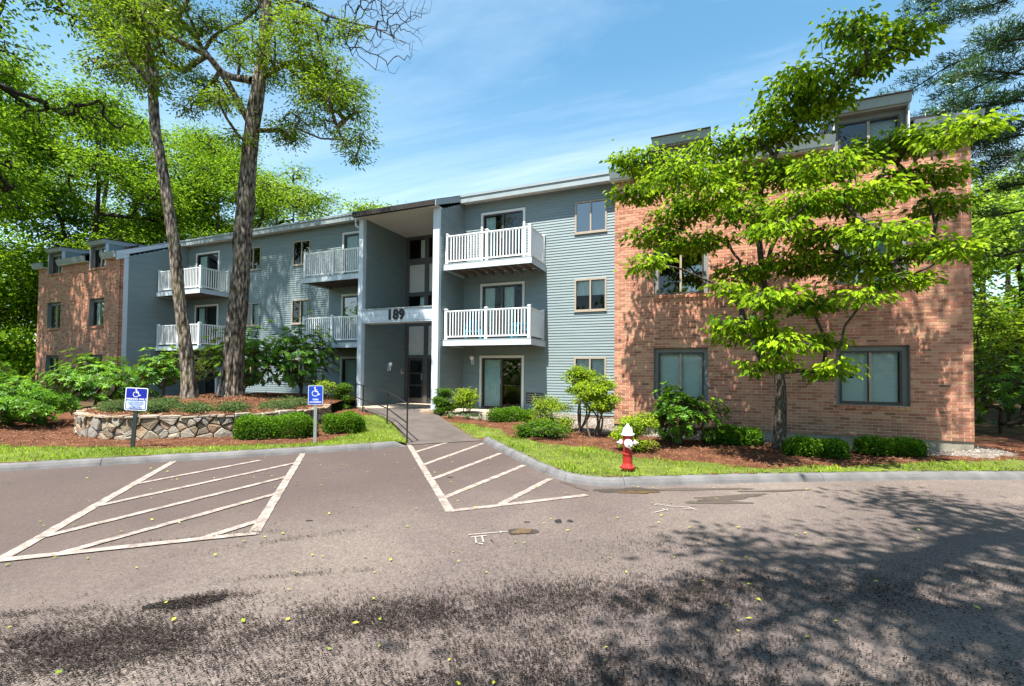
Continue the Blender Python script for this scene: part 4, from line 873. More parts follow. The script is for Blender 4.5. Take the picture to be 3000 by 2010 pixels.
# ------------------------------------------------------------------ stone planter wall
def clip_poly(poly, a, b, c):
    """keep a*x+b*y<=c"""
    out = []
    for i in range(len(poly)):
        p, q = poly[i], poly[(i+1) % len(poly)]; dp = a*p[0]+b*p[1]-c; dq = a*q[0]+b*q[1]-c
        if dp <= 0: out.append(p)
        if dp*dq < 0: t = dp/(dp-dq); out.append((p[0]+(q[0]-p[0])*t, p[1]+(q[1]-p[1])*t))
    return out
def build_stone_wall():
    rr = random.Random(12); C = catmull(BEDW[::6].tolist()+[BEDW[-1].tolist()], 8); s = np.concatenate([[0], np.cumsum(np.linalg.norm(np.diff(C, axis=0), axis=1))])
    def at(u):
        x, y = np.interp(u, s, C[:, 0]), np.interp(u, s, C[:, 1]); x2, y2 = np.interp(u+0.05, s, C[:, 0]), np.interp(u+0.05, s, C[:, 1]); x1, y1 = np.interp(u-0.05, s, C[:, 0]), np.interp(u-0.05, s, C[:, 1])
        t = np.array((x2-x1, y2-y1)); t /= np.linalg.norm(t)+1e-9; return np.array((x, y)), np.array((t[1], -t[0]))     # outward normal
    Lw = s[-1]; z0, z1 = -1.66, -1.10
    w = thing('stone_wall', 'low dry stone retaining wall of tan and grey fieldstones round the tree bed', 'wall', loc=(C[len(C)//2][0], C[len(C)//2][1], -1.55)); WO = np.array(w.location)
    m = MB(); n = 60
    for k in range(n):
        a, b = Lw*k/n, Lw*(k+1)/n; (p, q), (r_, t_) = at(a), at(b); p = p-q*0.05; r_ = r_-t_*0.05
        m.quad(tuple(np.array((*p, -1.75))-WO), tuple(np.array((*r_, -1.75))-WO), tuple(np.array((*r_, -1.04))-WO), tuple(np.array((*p, -1.04))-WO))
    m.build('wall_core', M['dark'], w)
    seeds = []
    tries = 0
    while tries < 9000:
        tries += 1; u, z = rr.uniform(0, Lw), rr.uniform(z0, z1); rad = rr.choice((0.075, 0.10, 0.13, 0.17, 0.21))
        if all(((u-a)/1.7)**2+(z-b)**2 > (max(rad, r)*1.0)**2 for a, b, r in seeds): seeds.append((u, z, rad))
    for i, (u, z, rad) in enumerate(seeds):
        poly = [(max(0, u-0.5), z0), (min(Lw, u+0.5), z0), (min(Lw, u+0.5), z1), (max(0, u-0.5), z1)]
        for a, b, r2 in seeds:
            if (a, b) == (u, z) or abs(a-u) > 1: continue
            dx, dy = a-u, b-z; d2 = math.hypot(dx, dy); wgt = 0.5+0.25*(rad-r2)/(rad+r2); poly = clip_poly(poly, dx/d2, dy/d2, (dx*u+dy*z)/d2+d2*wgt-0.007)
            if not poly: break
        if not poly or len(poly) < 3: continue
        stone(w, WO, at, poly, rr, 'stone')
    u = 0.0
    while u < Lw-0.1:                   # cap course
        l = rr.uniform(0.14, 0.42); e = min(Lw, u+l); h = rr.uniform(0.045, 0.09)
        stone(w, WO, at, [(u+0.006, z1+0.004), (e-0.006, z1+0.004+rr.uniform(-.004, .006)), (e-0.01, z1+h), (u+0.01, z1+h+rr.uniform(-.015, .01))], rr, 'cap_stone', 0.02); u = e
def stone(w, WO, at, poly, rr, name, proud=0.0):
    # round the corners a little by adding cut points, then bulge the face outward
    P = []
    for i in range(len(poly)):
        a, b, c = poly[i-1], poly[i], poly[(i+1) % len(poly)]
        for q in (a, c):
            d = math.hypot(q[0]-b[0], q[1]-b[1]); t = min(0.3, 0.013/max(d, 1e-3)); P.append((b[0]+(q[0]-b[0])*t, b[1]+(q[1]-b[1])*t))
    cx = sum(p[0] for p in P)/len(P); cz = sum(p[1] for p in P)/len(P); n = len(P); m = MB(); dep = proud+rr.uniform(0.02, 0.09); c, nr = at(cx); ti = rr.uniform(-0.08, 0.08); tj = rr.uniform(-0.12, 0.12)
    O = np.array((c[0], c[1], cz))
    for s, d in ((1.0, -0.12), (1.0, dep*0.6), (0.90, dep), (0.45, dep+rr.uniform(0, 0.012))):
        for p in P:
            u, z = cx+(p[0]-cx)*s, cz+(p[1]-cz)*s; q, nn = at(u); dd = d+(ti*(u-cx)+tj*(z-cz))*(d > 0)+rr.uniform(-.004, .004)*(d > 0); q = q+nn*dd; m.v.append(tuple(np.array((*q, z))-O))
    for k in range(3):
        for j in range(n): m.f.append((k*n+j, k*n+(j+1) % n, (k+1)*n+(j+1) % n, (k+1)*n+j)); m.m.append(0)
    m.f.append(tuple(3*n+j for j in range(n))); m.m.append(0)
    m.build(name, M['stone'], w, loc=tuple(O-WO))
build_stone_wall()

# ------------------------------------------------------------------ plants
def seg_tubes(P0, P1, R0, R1, k=4):
    P0, P1 = np.asarray(P0, float), np.asarray(P1, float); t = P1-P0; t /= np.linalg.norm(t, axis=1)[:, None]+1e-9
    up = np.where(np.abs(t[:, 2:3]) > 0.9, np.array((1.0, 0, 0)), np.array((0, 0, 1.0))); a = np.cross(t, up); a /= np.linalg.norm(a, axis=1)[:, None]+1e-9; b = np.cross(t, a); V = []
    for P, Rr in ((P0, R0), (P1, R1)):
        for j in range(k):
            w = 2*math.pi*j/k; V.append(P+a*(np.asarray(Rr)[:, None]*math.cos(w))+b*(np.asarray(Rr)[:, None]*math.sin(w)))
    V = np.stack(V, 1); n = len(P0); base = np.arange(n)[:, None]*2*k
    F = np.concatenate([base+np.array([[j, (j+1) % k, k+(j+1) % k, k+j]]) for j in range(k)], 0); return V.reshape(-1, 3), F
def leaves(P, Dr, Nn, L, W, fold=0.18, droop=0.25):
    """one folded, drooping leaf (two triangles) per point"""
    Dr = Dr/(np.linalg.norm(Dr, axis=1)[:, None]+1e-9); S = np.cross(Dr, Nn); S /= np.linalg.norm(S, axis=1)[:, None]+1e-9; Nn = np.cross(S, Dr)
    L = L[:, None]; W = W[:, None]; mid = P+Dr*L*0.45
    V = np.stack([P, mid+S*W*0.5+Nn*W*fold, P+Dr*L-Nn*L*droop, mid-S*W*0.5+Nn*W*fold], 1).reshape(-1, 3); b = np.arange(len(P))[:, None]*4
    return V, np.concatenate([b+np.array([[0, 1, 2]]), b+np.array([[0, 2, 3]])], 0)
def grow(nodes, targets, order, rng, sag=0.0, bend=0.12):
    """join target points to the nearest point of the growing skeleton; returns all nodes and parents"""
    pos = [np.array(p, float) for p in nodes]; par = [-1]+list(range(len(nodes)-1)); A = np.empty((len(nodes)+2*len(targets)+4, 3)); n = len(nodes); A[:n] = pos
    parr = par[:]
    for i in order:
        t = targets[i]; d = np.linalg.norm((A[:n]-t)*np.array((1, 1, 0.8)), axis=1)+np.where(A[:n, 2] > t[2]+0.2, 0.5*(A[:n, 2]-t[2]), 0); j = int(np.argmin(d))
        if d[j] > 0.35:
            mid = (A[j]+t)/2+rng.normal(0, bend, 3)*d[j]*0.5+np.array((0, 0, sag*d[j])); A[n] = mid; parr.append(j); j = n; n += 1
        A[n] = t; parr.append(j); n += 1
    return A[:n], np.array(parr)
def wood(nodes, par, n0, r_tip, rmax, k=5, power=0.5):
    n = len(nodes); cnt = np.ones(n)
    for i in range(n-1, n0-1, -1): cnt[par[i]] += cnt[i]
    r = np.minimum(rmax, r_tip*cnt**power); i = np.arange(n0, n); p = par[i]
    return seg_tubes(nodes[p], nodes[i], np.minimum(r[p], np.maximum(r[i]*1.25, r[i])), r[i], k)
def ell(c, r, n, rng, shell=0.35):
    v = rng.normal(0, 1, (n, 3)); v /= np.linalg.norm(v, axis=1)[:, None]; return np.asarray(c)+v*np.asarray(r)*(shell+(1-shell)*rng.uniform(0, 1, n)**0.6)[:, None]
def trunk_mesh(poly, rad, k, rough, seed, flare=0.0, step=0.25):
    P = catmull(poly, 8); s = np.concatenate([[0], np.cumsum(np.linalg.norm(np.diff(P, axis=0), axis=1))]); n = max(8, int(s[-1]/step)); u = np.linspace(0, s[-1], n); Q = np.stack([np.interp(u, s, P[:, i]) for i in range(3)], 1)
    rs = np.interp(u, np.linspace(0, s[-1], len(rad)), rad); rs = rs*(1+flare*np.exp(-u/0.28)); rr = np.random.default_rng(seed); t = np.gradient(Q, axis=0); t /= np.linalg.norm(t, axis=1)[:, None]
    a = np.cross(t, np.array((0, 1.0, 0.01))); a /= np.linalg.norm(a, axis=1)[:, None]; b = np.cross(t, a); w = np.linspace(0, 2*np.pi, k, endpoint=False)
    ridge = np.zeros((n, k)); cur = rr.normal(0, 1, k)
    for i in range(n): cur = cur*0.86+rr.normal(0, 0.5, k); ridge[i] = cur
    butt = 1+0.22*flare*np.exp(-u/0.30)[:, None]*np.cos(5*w+seed)[None, :]
    rad2 = rs[:, None]*butt*(1+rough*ridge)
    for _ in range(int(n*0.10)):                                    # burls and old branch scars
        i, j = rr.integers(2, n-2), rr.integers(0, k); di = (np.arange(n)-i)[:, None]; dj = (np.arange(k)-j+k//2) % k-k//2; rad2 += rs[i]*rough*2.2*np.exp(-(di**2)/1.5-(dj[None, :]**2)/2.2)
    V = Q[:, None, :]+a[:, None, :]*(rad2*np.cos(w))[:, :, None]+b[:, None, :]*(rad2*np.sin(w))[:, :, None]; V = V.reshape(-1, 3)
    ii, jj = np.mgrid[0:n-1, 0:k]; F = np.stack([ii*k+jj, ii*k+(jj+1) % k, (ii+1)*k+(jj+1) % k, (ii+1)*k+jj], -1).reshape(-1, 4); return V, F, Q
def join(parts):
    V, F, o = [], [], 0
    for v, f in parts: V.append(v); F.append(f+o); o += len(v)
    return np.concatenate(V), np.concatenate(F)
def tree(name, label, cat, base, trunk, rad, clumps, n_twig, leaf_per, leaf, mat, bark, seed, group=None, limbs=(), rough=0.05, flare=0.35, k=14, tips=0.012, rmax=0.2, spread=0.28, flat=0.55, extra=None, droop=0.3, n_single=0, crown_name='crown', up=0.6, aspect=0.5, core=0.3, tstep=0.25):
    rng = np.random.default_rng(seed); B = np.array(base, float)
    t = thing(name, label, cat, group, loc=tuple(B)); tv, tf, Q = trunk_mesh(trunk, rad, k, rough, seed, flare, tstep); pieces = [(tv, tf)]
    nodes = [q for q in Q[len(Q)//4::max(1, int(0.5/tstep))]]; par0 = list(range(-1, len(nodes)-1)); lim = []
    for pl, lr in limbs:
        lv, lf, lq = trunk_mesh(pl, lr, 8, rough, seed+3, 0, 0.3); pieces.append((lv, lf)); lim += [q for q in lq[1:]]
    nodes = np.array(list(nodes)+lim); C = np.array([c[:3] for c in clumps]); RR = np.array([(c[3], c[3]*(0.75 if len(c) < 5 else 0.8), c[4] if len(c) > 4 else c[3]*flat) for c in clumps])
    tw = []; own = []
    for i, (c, r) in enumerate(zip(C, RR)):
        nn = max(4, int(n_twig*(r[0]/RR[:, 0].mean())**1.5)); tw.append(ell(c, r, nn, rng, core)); own += [i]*nn
    T = np.concatenate([C]+tw); nC = len(C); dist = np.array([np.linalg.norm(nodes-p, axis=1).min() for p in T]); order = list(np.argsort(dist[:nC]))+list(nC+np.argsort(dist[nC:]))
    A, par = grow(nodes, T, order, rng); pieces.append(wood(A, np.concatenate([np.arange(-1, len(nodes)-1), par[len(nodes):]]) if False else par, len(nodes), tips, rmax))
    V, F = join(pieces); add('trunk', np_mesh('trunk', V-B, F, M[bark], smooth=True), t)
    tp = np.concatenate(tw); cen = C[np.array(own)]; nl = len(tp)*leaf_per; pid = np.repeat(np.arange(len(tp)), leaf_per)
    off = rng.normal(0, 1, (nl, 3))*np.array((spread, spread, spread*0.45)); P = tp[pid]+off; out = P-cen[pid]; out[:, 2] *= 0.5
    Dv = out/(np.linalg.norm(out, axis=1)[:, None]+1e-6)*0.6+off/spread*0.5+rng.normal(0, 0.45, (nl, 3)); Dv[:, 2] = Dv[:, 2]*0.5-droop
    Nn = rng.normal(0, 0.45, (nl, 3)); Nn[:, 2] += up; L = rng.uniform(0.75, 1.25, nl)*leaf; W = L*aspect*rng.uniform(0.85, 1.15, nl)
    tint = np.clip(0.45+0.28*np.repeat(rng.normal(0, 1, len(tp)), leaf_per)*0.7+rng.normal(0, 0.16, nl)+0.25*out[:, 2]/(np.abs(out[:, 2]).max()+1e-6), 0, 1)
    if extra is not None:
        keepm = extra(P); P, Dv, Nn, L, W, tint = P[keepm], Dv[keepm], Nn[keepm], L[keepm], W[keepm], tint[keepm]
    if n_single:
        depth = P@np.array(CF); front = np.argsort(depth)[:n_single*2]; front = rng.permutation(front)[:n_single]; mask = np.ones(len(P), bool); mask[front] = False
        lv, lf = leaves(np.zeros((1, 3)), np.array([(1.0, 0, 0)]), np.array([(0, 0, 1.0)]), np.array([1.0]), np.array([aspect]), 0.18, 0.18); variants = [np_mesh('leaf', lv, lf, M[mat], np.full(4, tv_)) for tv_ in (0.25, 0.5, 0.75, 0.95)]
        for i in front:
            d = Vector(Dv[i]).normalized(); n = Vector(Nn[i]); s = d.cross(n).normalized(); n = s.cross(d); o = add('leaf', variants[int(tint[i]*3.99)], t)
            o.matrix_local = Matrix.Translation(Vector(P[i]-B)) @ Matrix(((d.x, -s.x, n.x, 0), (d.y, -s.y, n.y, 0), (d.z, -s.z, n.z, 0), (0, 0, 0, 1))) @ Matrix.Scale(L[i], 4)
        P, Dv, Nn, L, W, tint = P[mask], Dv[mask], Nn[mask], L[mask], W[mask], tint[mask]
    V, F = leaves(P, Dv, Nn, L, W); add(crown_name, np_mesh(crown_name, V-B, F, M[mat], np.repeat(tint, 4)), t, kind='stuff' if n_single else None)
    return t

# ---- the two tall trunks in the planter
A_TR = [(-14.15,10.18,-0.95),(-14.05,10.19,0.66),(-13.92,10.21,2.07),(-13.83,10.21,3.47),(-13.72,10.21,5.16),(-13.53,10.23,7.69),(-13.33,10.27,9.09),(-13.14,10.32,10.64),(-13.05,10.30,12.60),(-12.97,10.26,15.41),(-12.92,10.22,17.79)]
B_TR = [(-13.90,8.77,-0.95),(-14.01,8.68,0.59),(-14.19,8.57,2.11),(-14.33,8.47,3.64),(-14.48,8.37,4.78),(-14.66,8.27,5.92),(-14.81,8.18,6.94),(-14.92,8.10,8.21),(-15.03,8.03,9.10),(-15.12,7.96,10.24),(-15.18,7.90,11.51),(-15.21,7.82,13.92)]
A_LIMB = [([(-13.62,10.18,8.02),(-13.67,9.48,8.88),(-13.67,8.93,9.29),(-13.86,8.30,9.35),(-14.11,7.54,9.45),(-14.19,6.96,9.7),(-14.30,6.59,10.1)], (0.11, 0.08, 0.02)),
          ([(-13.52,10.19,9.31),(-14.83,10.16,9.85),(-15.91,10.21,10.93),(-16.75,10.27,11.79),(-17.70,10.27,12.94)], (0.12, 0.085, 0.02)),
          ([(-13.30,10.30,9.38),(-11.94,10.54,9.75),(-10.95,10.66,8.68),(-10.23,10.68,7.08),(-9.72,10.81,6.3)], (0.09, 0.05, 0.012)),
          ([(-13.0,10.41,11.24),(-12.68,10.80,12.15),(-11.73,11.76,11.97),(-10.36,12.39,11.6),(-9.3,12.5,10.9)], (0.065, 0.035, 0.008)),
          ([(-13.20,10.27,11.68),(-13.33,9.77,12.4),(-13.6,9.2,13.6)], (0.10, 0.03))]
A_CL = [(-12.46,9.49,9.84,0.77),(-14.07,10.12,10.26,0.66),(-12.44,10.08,9.48,0.66),(-13.67,10.57,9.64,0.55),(-12.50,11.16,9.71,0.77),(-10.15,9.75,8.79,0.77),(-9.81,9.70,7.70,0.77),(-11.76,12.39,10.02,0.66),(-9.80,10.77,7.78,0.55),(-9.55,10.79,7.01,0.45),(-11.82,12.6,8.2,0.44),(-11.00,11.18,7.90,0.49),(-13.18,11.81,8.81,0.77),(-12.61,10.52,7.68,0.6),(-12.75,11.17,7.67,0.44),(-13.15,8.88,7.80,0.6),(-15.45,9.95,9.36,0.77),(-17.05,10.25,10.52,0.77),(-15.41,9.50,8.54,0.55),(-15.34,10.40,11.61,0.88),(-16.02,9.81,11.74,0.88),(-14.32,7.95,9.22,0.88),(-18.10,9.32,10.57,0.88),(-17.95,8.65,10.91,0.88),(-16.97,7.82,10.59,0.88),(-10.57,9.40,9.65,0.77),(-12.39,12.19,12.01,0.66),(-10.6,11.40,10.97,0.5),(-13.12,11.23,12.49,0.77),(-14.76,11.22,12.74,0.77),(-17.26,9.45,12.20,0.88),(-15.70,11.08,9.58,0.55),(-13.51,9.79,7.30,0.40),(-9.75,10.8,6.45,0.40),(-9.95,10.75,8.4,0.6),(-10.7,10.0,9.2,0.8),(-11.6,10.6,8.6,0.6),(-11.4,9.8,10.2,0.8),(-10.2,10.2,8.2,0.7),
        (-13.0,9.5,14.0,1.4),(-14.8,9.6,14.8,1.5),(-12.0,11.2,14.5,1.4),(-13.4,10.6,16.5,1.6),(-12.6,9.6,17.8,1.4),(-19.5,10.6,13.6,1.5),(-21.5,10.9,14.5,1.7),(-18.4,11,15.8,1.6),(-20.5,10.2,17.2,1.7),(-17,10.5,17.5,1.6),(-23.2,11,16.4,1.6),(-16.2,10.6,14.2,1.2),(-16.2,9.0,13.0,1.2)]
broad = tree('broad_tree', 'tall tree with thick shaggy trunk standing in the stone planter', 'tree', (-14.15, 10.18, -0.8), A_TR, (0.31, 0.265, 0.25, 0.24, 0.22, 0.195, 0.165, 0.14, 0.115, 0.085, 0.05), A_CL, 42, 25, 0.108, 'leafOak', 'barkA', 21, limbs=A_LIMB, rough=0.075, flare=0.45, k=44, tstep=0.13, tips=0.008, rmax=0.09, spread=0.17, aspect=0.34)
B_CL = [(-14.48,7.78,8.96,0.69),(-16.98,8.57,9.48,0.79),(-15.87,8.84,9.15,0.60),(-14.01,6.69,8.35,0.69),(-13.8,7.05,9.41,0.79),(-14.34,6.96,9.88,0.79),(-15.89,9.11,10.87,0.60),(-14.44,7.80,8.0,0.45),(-16.57,7.59,8.9,0.69),(-15.2,7.8,12.5,1.3),(-16.4,8.4,13.2,1.2),(-14.2,7.4,13.6,1.3),(-15.4,7.2,14.8,1.3),(-17.4,7.4,11.6,1.0)]
def bare_twigs(t, path, cen, rad, n, seed):
    rng = np.random.default_rng(seed); T = ell(cen, rad, n, rng, 0.1); nodes = catmull(path, 4); A, par = grow(list(nodes), T, list(np.argsort(np.linalg.norm(T-nodes[0], axis=1))), rng, 0.0, 0.05); V, F = wood(A, par, len(nodes), 0.004, 0.018, 4); add('bare_twigs', np_mesh('bare_twigs', V-np.array(t.location), F, M['bark'], smooth=True), t, kind='stuff')
bare_twigs(broad, A_LIMB[3][0], (-9.9, 12.2, 11.6), (1.8, 1.2, 1.7), 360, 5)
tree('leaning_tree', 'slimmer tree whose bare trunk leans left beside the thick trunk', 'tree', (-13.90, 8.77, -0.8), B_TR, (0.20, 0.155, 0.145, 0.135, 0.125, 0.115, 0.10, 0.09, 0.07, 0.05), B_CL, 38, 22, 0.108, 'leafOak', 'barkA', 22, rough=0.075, flare=0.35, k=32, tstep=0.13, tips=0.008, rmax=0.07, spread=0.18, aspect=0.36)

# ---- dogwood in front of the brick wall
DOG = [(2.24,9.55,6.07,0.45,0.38),(2.97,10.07,5.83,0.47,0.31),(2.54,9.76,5.51,0.46,0.34),(1.71,9.68,5.43,0.47,0.31),(2.05,10.26,5.2,0.5,0.3),(1.38,10.26,5.61,0.51,0.34),(1.17,10.9,5.4,0.46,0.32),(1.5,10.50,4.96,0.6,0.33),(-1.37,10.9,4.90,0.73,0.25),(-1.75,10.3,4.80,0.34,0.2),(-0.48,9.21,3.77,0.66,0.22),(-1.52,10.7,4.12,0.61,0.2),(0.15,10.8,4.9,0.68,0.32),(0.67,10.7,4.22,0.85,0.28),(-0.03,10.22,3.65,0.81,0.22),(1.42,10.58,4.01,0.79,0.27),(1.90,9.33,3.58,0.67,0.22),(2.92,10.7,4.35,0.68,0.22),(3.38,10.23,4.18,0.62,0.18),(3.58,9.51,3.87,0.42,0.14),(3.65,8.96,3.76,0.23,0.12),(-0.57,10.7,3.52,0.68,0.2),(-1.16,10.9,3.15,0.62,0.22),(-1.09,9.02,2.12,0.37,0.2),(-0.29,10.6,2.83,0.67,0.2),(0.59,9.83,3.17,0.50,0.25),(1.55,9.18,2.98,0.67,0.22),(2.31,9.53,3.07,0.75,0.22),(3.41,10.6,3.63,0.73,0.18),(3.87,10.8,3.17,0.49,0.22),(1.06,8.91,2.50,0.44,0.22),(2.10,10.34,2.64,0.74,0.26),(2.50,8.91,2.27,0.62,0.2),(3.61,10.50,2.29,0.63,0.18),(3.66,9.63,2.06,0.25,0.12),(1.62,10.8,2.3,0.72,0.28),(2.65,10.9,2.16,0.79,0.25),(3.06,10.06,1.69,0.46,0.18),(0.68,10.9,2.22,0.48,0.28),(0.28,9.57,1.63,0.33,0.18),(0.94,8.99,1.34,0.52,0.22),(1.80,10.30,1.41,0.50,0.25),(2.26,8.88,1.25,0.28,0.15),(0.55,9.29,0.93,0.47,0.18),(1.02,9.82,0.73,0.49,0.22),(0.30,10.33,0.78,0.27,0.2),(0.82,9.19,0.22,0.38,0.18),(1.18,8.91,0.51,0.36,0.18),(2.07,10.7,0.70,0.35,0.18),(1.99,9.58,0.16,0.30,0.16),(2.03,10.9,0.09,0.22,0.14),(1.7,10.3,5.25,0.6,0.28),(0.9,10.6,4.85,0.55,0.26),(-0.9,10.6,4.5,0.5,0.22),(1.2,10.2,3.0,0.5,0.2),(3.18,9.74,5.93,0.30,0.2),(2.75,10.3,6.35,0.35,0.25)]
tree('dogwood_tree', 'dogwood tree with layered bright green leaves in front of the brick wall', 'tree', (1.32, 11.2, -1.5),
     [(1.32,11.20,-1.6),(1.36,11.20,-0.74),(1.35,11.20,-0.10),(1.26,11.15,0.55),(1.12,11.10,1.47),(1.01,11.05,2.21),(0.95,11.00,2.81)], (0.125, 0.115, 0.105, 0.085, 0.07, 0.06, 0.055), [(a, b, c, d*1.04, e*0.8) for a, b, c, d, e in DOG], 42, 9, 0.122, 'leafDog', 'barkD', 31,
     limbs=[([(0.95,11.00,2.81),(0.89,11.00,3.14),(0.69,10.80,3.34),(0.39,10.50,3.55),(-0.19,10.20,3.84)], (0.05, 0.04, 0.02)), ([(0.95,11.00,2.81),(1.01,11.00,3.50),(0.98,10.90,3.93),(1.13,10.70,4.29),(1.41,10.50,4.86),(1.77,10.40,5.34)], (0.05, 0.045, 0.025)), ([(1.03,11.05,2.02),(1.17,10.80,2.69),(1.41,10.50,3.02),(1.72,10.20,3.06),(2.23,10.00,3.25)], (0.045, 0.035, 0.02))],
     rough=0.04, flare=0.25, k=16, tips=0.0045, rmax=0.04, spread=0.11, extra=lambda P: (P[:, 1] < 12.22) | (P[:, 2] > 6.6), droop=0.55, n_single=300, crown_name='foliage', up=0.9, aspect=0.56)

# ---- the woods
def auto_clumps(x, y, z0, hb, H, Rad, n, rng, r=(0.26, 0.46)):
    out = []
    for _ in range(n):
        v = rng.normal(0, 1, 3); v /= np.linalg.norm(v); q = rng.uniform(0.35, 1)**0.5; h = (hb+H)/2+v[2]*q*(H-hb)/2; k = math.sqrt(max(0.15, 1-((h-(hb+H)/2)/((H-hb)/2))**2))
        out.append((x+v[0]*q*Rad*k*1.1, y+v[1]*q*Rad*k*1.1, z0+h, Rad*rng.uniform(*r)*1.1))
    return out
def wood_tree(x, y, H, hb, Rad, tr, seed, label, group, mat='leafWood', n=40, tw=36, lp=19, leaf=0.20, lean=(0, 0), extra=None, name='woodland_tree', bark='bark', spread=0.55):
    rng = np.random.default_rng(seed); z = float(hland(np.array([x]), np.array([y]))[0])
    P = [(x, y, z-0.3)]+[(x+lean[0]*t+rng.normal(0, 0.12*H/15), y+lean[1]*t+rng.normal(0, 0.12*H/15), z+H*0.92*t) for t in (0.15, 0.3, 0.45, 0.6, 0.75, 0.9, 1.0)]
    cl = auto_clumps(x+lean[0]*0.7, y+lean[1]*0.7, z, hb, H, Rad, n, rng)
    return tree(name, label, 'tree', (x, y, z), P, (tr, tr*0.85, tr*0.72, tr*0.55, tr*0.35, tr*0.12), cl, tw, lp, leaf, mat, bark, seed, group, flare=0.3, k=10, tips=0.012, rmax=tr*0.5, spread=spread, extra=extra, aspect=0.55, core=0.05, flat=0.4)
away = lambda P: ~((P[:, 0] > XL0-0.3) & (P[:, 0] < XR1) & (P[:, 1] > 11.6) & (P[:, 1] < 25.3) & (P[:, 2] < 7.5))
for i, (x, y, H, hb, Rad, tr, lean, lab) in enumerate(((-36.5, 16.5, 19, 3.0, 4.6, 0.24, (0.5, 0), 'leafy woodland tree rising directly behind the dormers of the left brick wing'), (-41, 13.6, 21, 1.2, 5.0, 0.28, (0.8, -.5), 'woodland tree cut by the left picture edge above the dark rhododendrons'),
        (-35.5, 24, 20, 4, 4.8, 0.26, (0, 0), 'leafy tree seen above the roof between the leaning trunk and the thick trunk'), (-46, 21.5, 25, 2, 5.6, 0.30, (1, 0), 'tallest woodland tree far back at the upper left behind the others'), (-43, 29, 25, 4, 5.6, 0.3, (0.5, 0), 'woodland tree far behind the roof just left of the leaning trunk'))):
    wood_tree(x, y, H, hb, Rad, tr, 100+i, lab, 'leafy trees in the woods', n=60, extra=away, lean=lean)
wood_tree(-27.6, 8.6, 20, 7.0, 5.0, 0.25, 140, 'tall tree at the left picture edge whose branches hang over the left brick wing', None, n=24, leaf=0.19, extra=away, lean=(0.6, 0.4))
wood_tree(-30.5, 5.4, 20, 7.5, 4.4, 0.24, 141, 'tall tree just outside the left picture edge shading the brick wing', None, n=15, leaf=0.2, extra=away, lean=(0.6, 1.0))
for i, (x, y, H, hb, Rad, tr, lab) in enumerate(((-32.5, 28.5, 18.3, 6, 4.3, 0.2, 'pale spring green tree above the roof right behind the thick trunk'), (-27.6, 28.5, 13.6, 5, 3.4, 0.18, 'low pale green treetop sloping down to the roof right of the thick trunk'))):
    wood_tree(x, y, H, hb, Rad, tr, 160+i, lab, 'trees behind the roof', mat='leafPale', n=32, tw=26, lp=13, leaf=0.22, spread=0.45)
wood_tree(-25.4, 30.6, 15.4, 8, 2.9, 0.18, 171, 'olive green treetop showing alone above the left end of the entrance roof', None, mat='leafPale', n=26, tw=26, lp=13, leaf=0.22)
for i, (x, y, H, hb, Rad, tr, lab) in enumerate(((10.8, 23.5, 8.8, 0.8, 3.2, 0.15, 'bright pale green tree at the right picture edge behind the bushes'), (12.6, 30.5, 11.5, 1, 3.6, 0.18, 'pale green tree beside the right edge of the brick wing'), (17.8, 40, 14.5, 2, 5, 0.22, 'taller pale tree farthest back in the gap right of the brick wing'))):
    wood_tree(x, y, H, hb, Rad, tr, 180+i, lab, 'trees right of the building', mat='leafPale', n=34, tw=30, lp=15, leaf=0.22)
def undergrowth(name, boxes, n, leaf, seed):
    rng = np.random.default_rng(seed); P = []
    for (x0, x1, y0, y1, z0, z1), w in boxes:
        k = int(n*w); q = np.stack([rng.uniform(x0, x1, k), rng.uniform(y0, y1, k), z0+(z1-z0)*rng.uniform(0, 1, k)**1.3], 1); top = z0+(z1-z0)*(0.62+0.38*wob(q[:, 0]*0.35, q[:, 1]*0.35, 1.2, seed)); P.append(q[(q[:, 2] < top) & (wob(q[:, 0], q[:, 1]+q[:, 2]*1.5, 0.5, seed+1) > -0.35)])
    P = np.concatenate(P); Dv = rng.normal(0, 1, P.shape); Nn = rng.normal(0, 0.5, P.shape); Nn[:, 2] += 0.6; L = leaf*rng.uniform(0.6, 1.4, len(P)); V, F = leaves(P, Dv, Nn, L, L*0.6)
    tint = np.clip(0.4+0.3*wob(P[:, 0]*0.5, P[:, 1]*0.5+P[:, 2], 1, 3)+rng.normal(0, 0.15, len(P)), 0, 1); add(name, np_mesh(name, V, F, M['leafWood'], np.repeat(tint, 4)), kind='stuff')
undergrowth('forest_undergrowth', (((-78, -49, -6, 56, -1, 19), 1.3), ((-52, -33.5, 25.5, 46, -1, 15), 1.1), ((-50, -33, 9, 30, -1, 2.6), 0.12), ((-40, -26, 0, 9, -1, 1.6), 0.08), ((-48, -20, 40, 52, 0, 12), 0.25)), 110000, 0.42, 71)
undergrowth('tree_line', (((-60, 60, -30, -17, -1.7, 13), 1.0),), 60000, 0.55, 73)
undergrowth('distant_woods', (((8, 60, 44, 62, -1, 9), 0.8), ((14, 30, 16, 40, -1, 1.8), 0.2)), 50000, 0.45, 72)
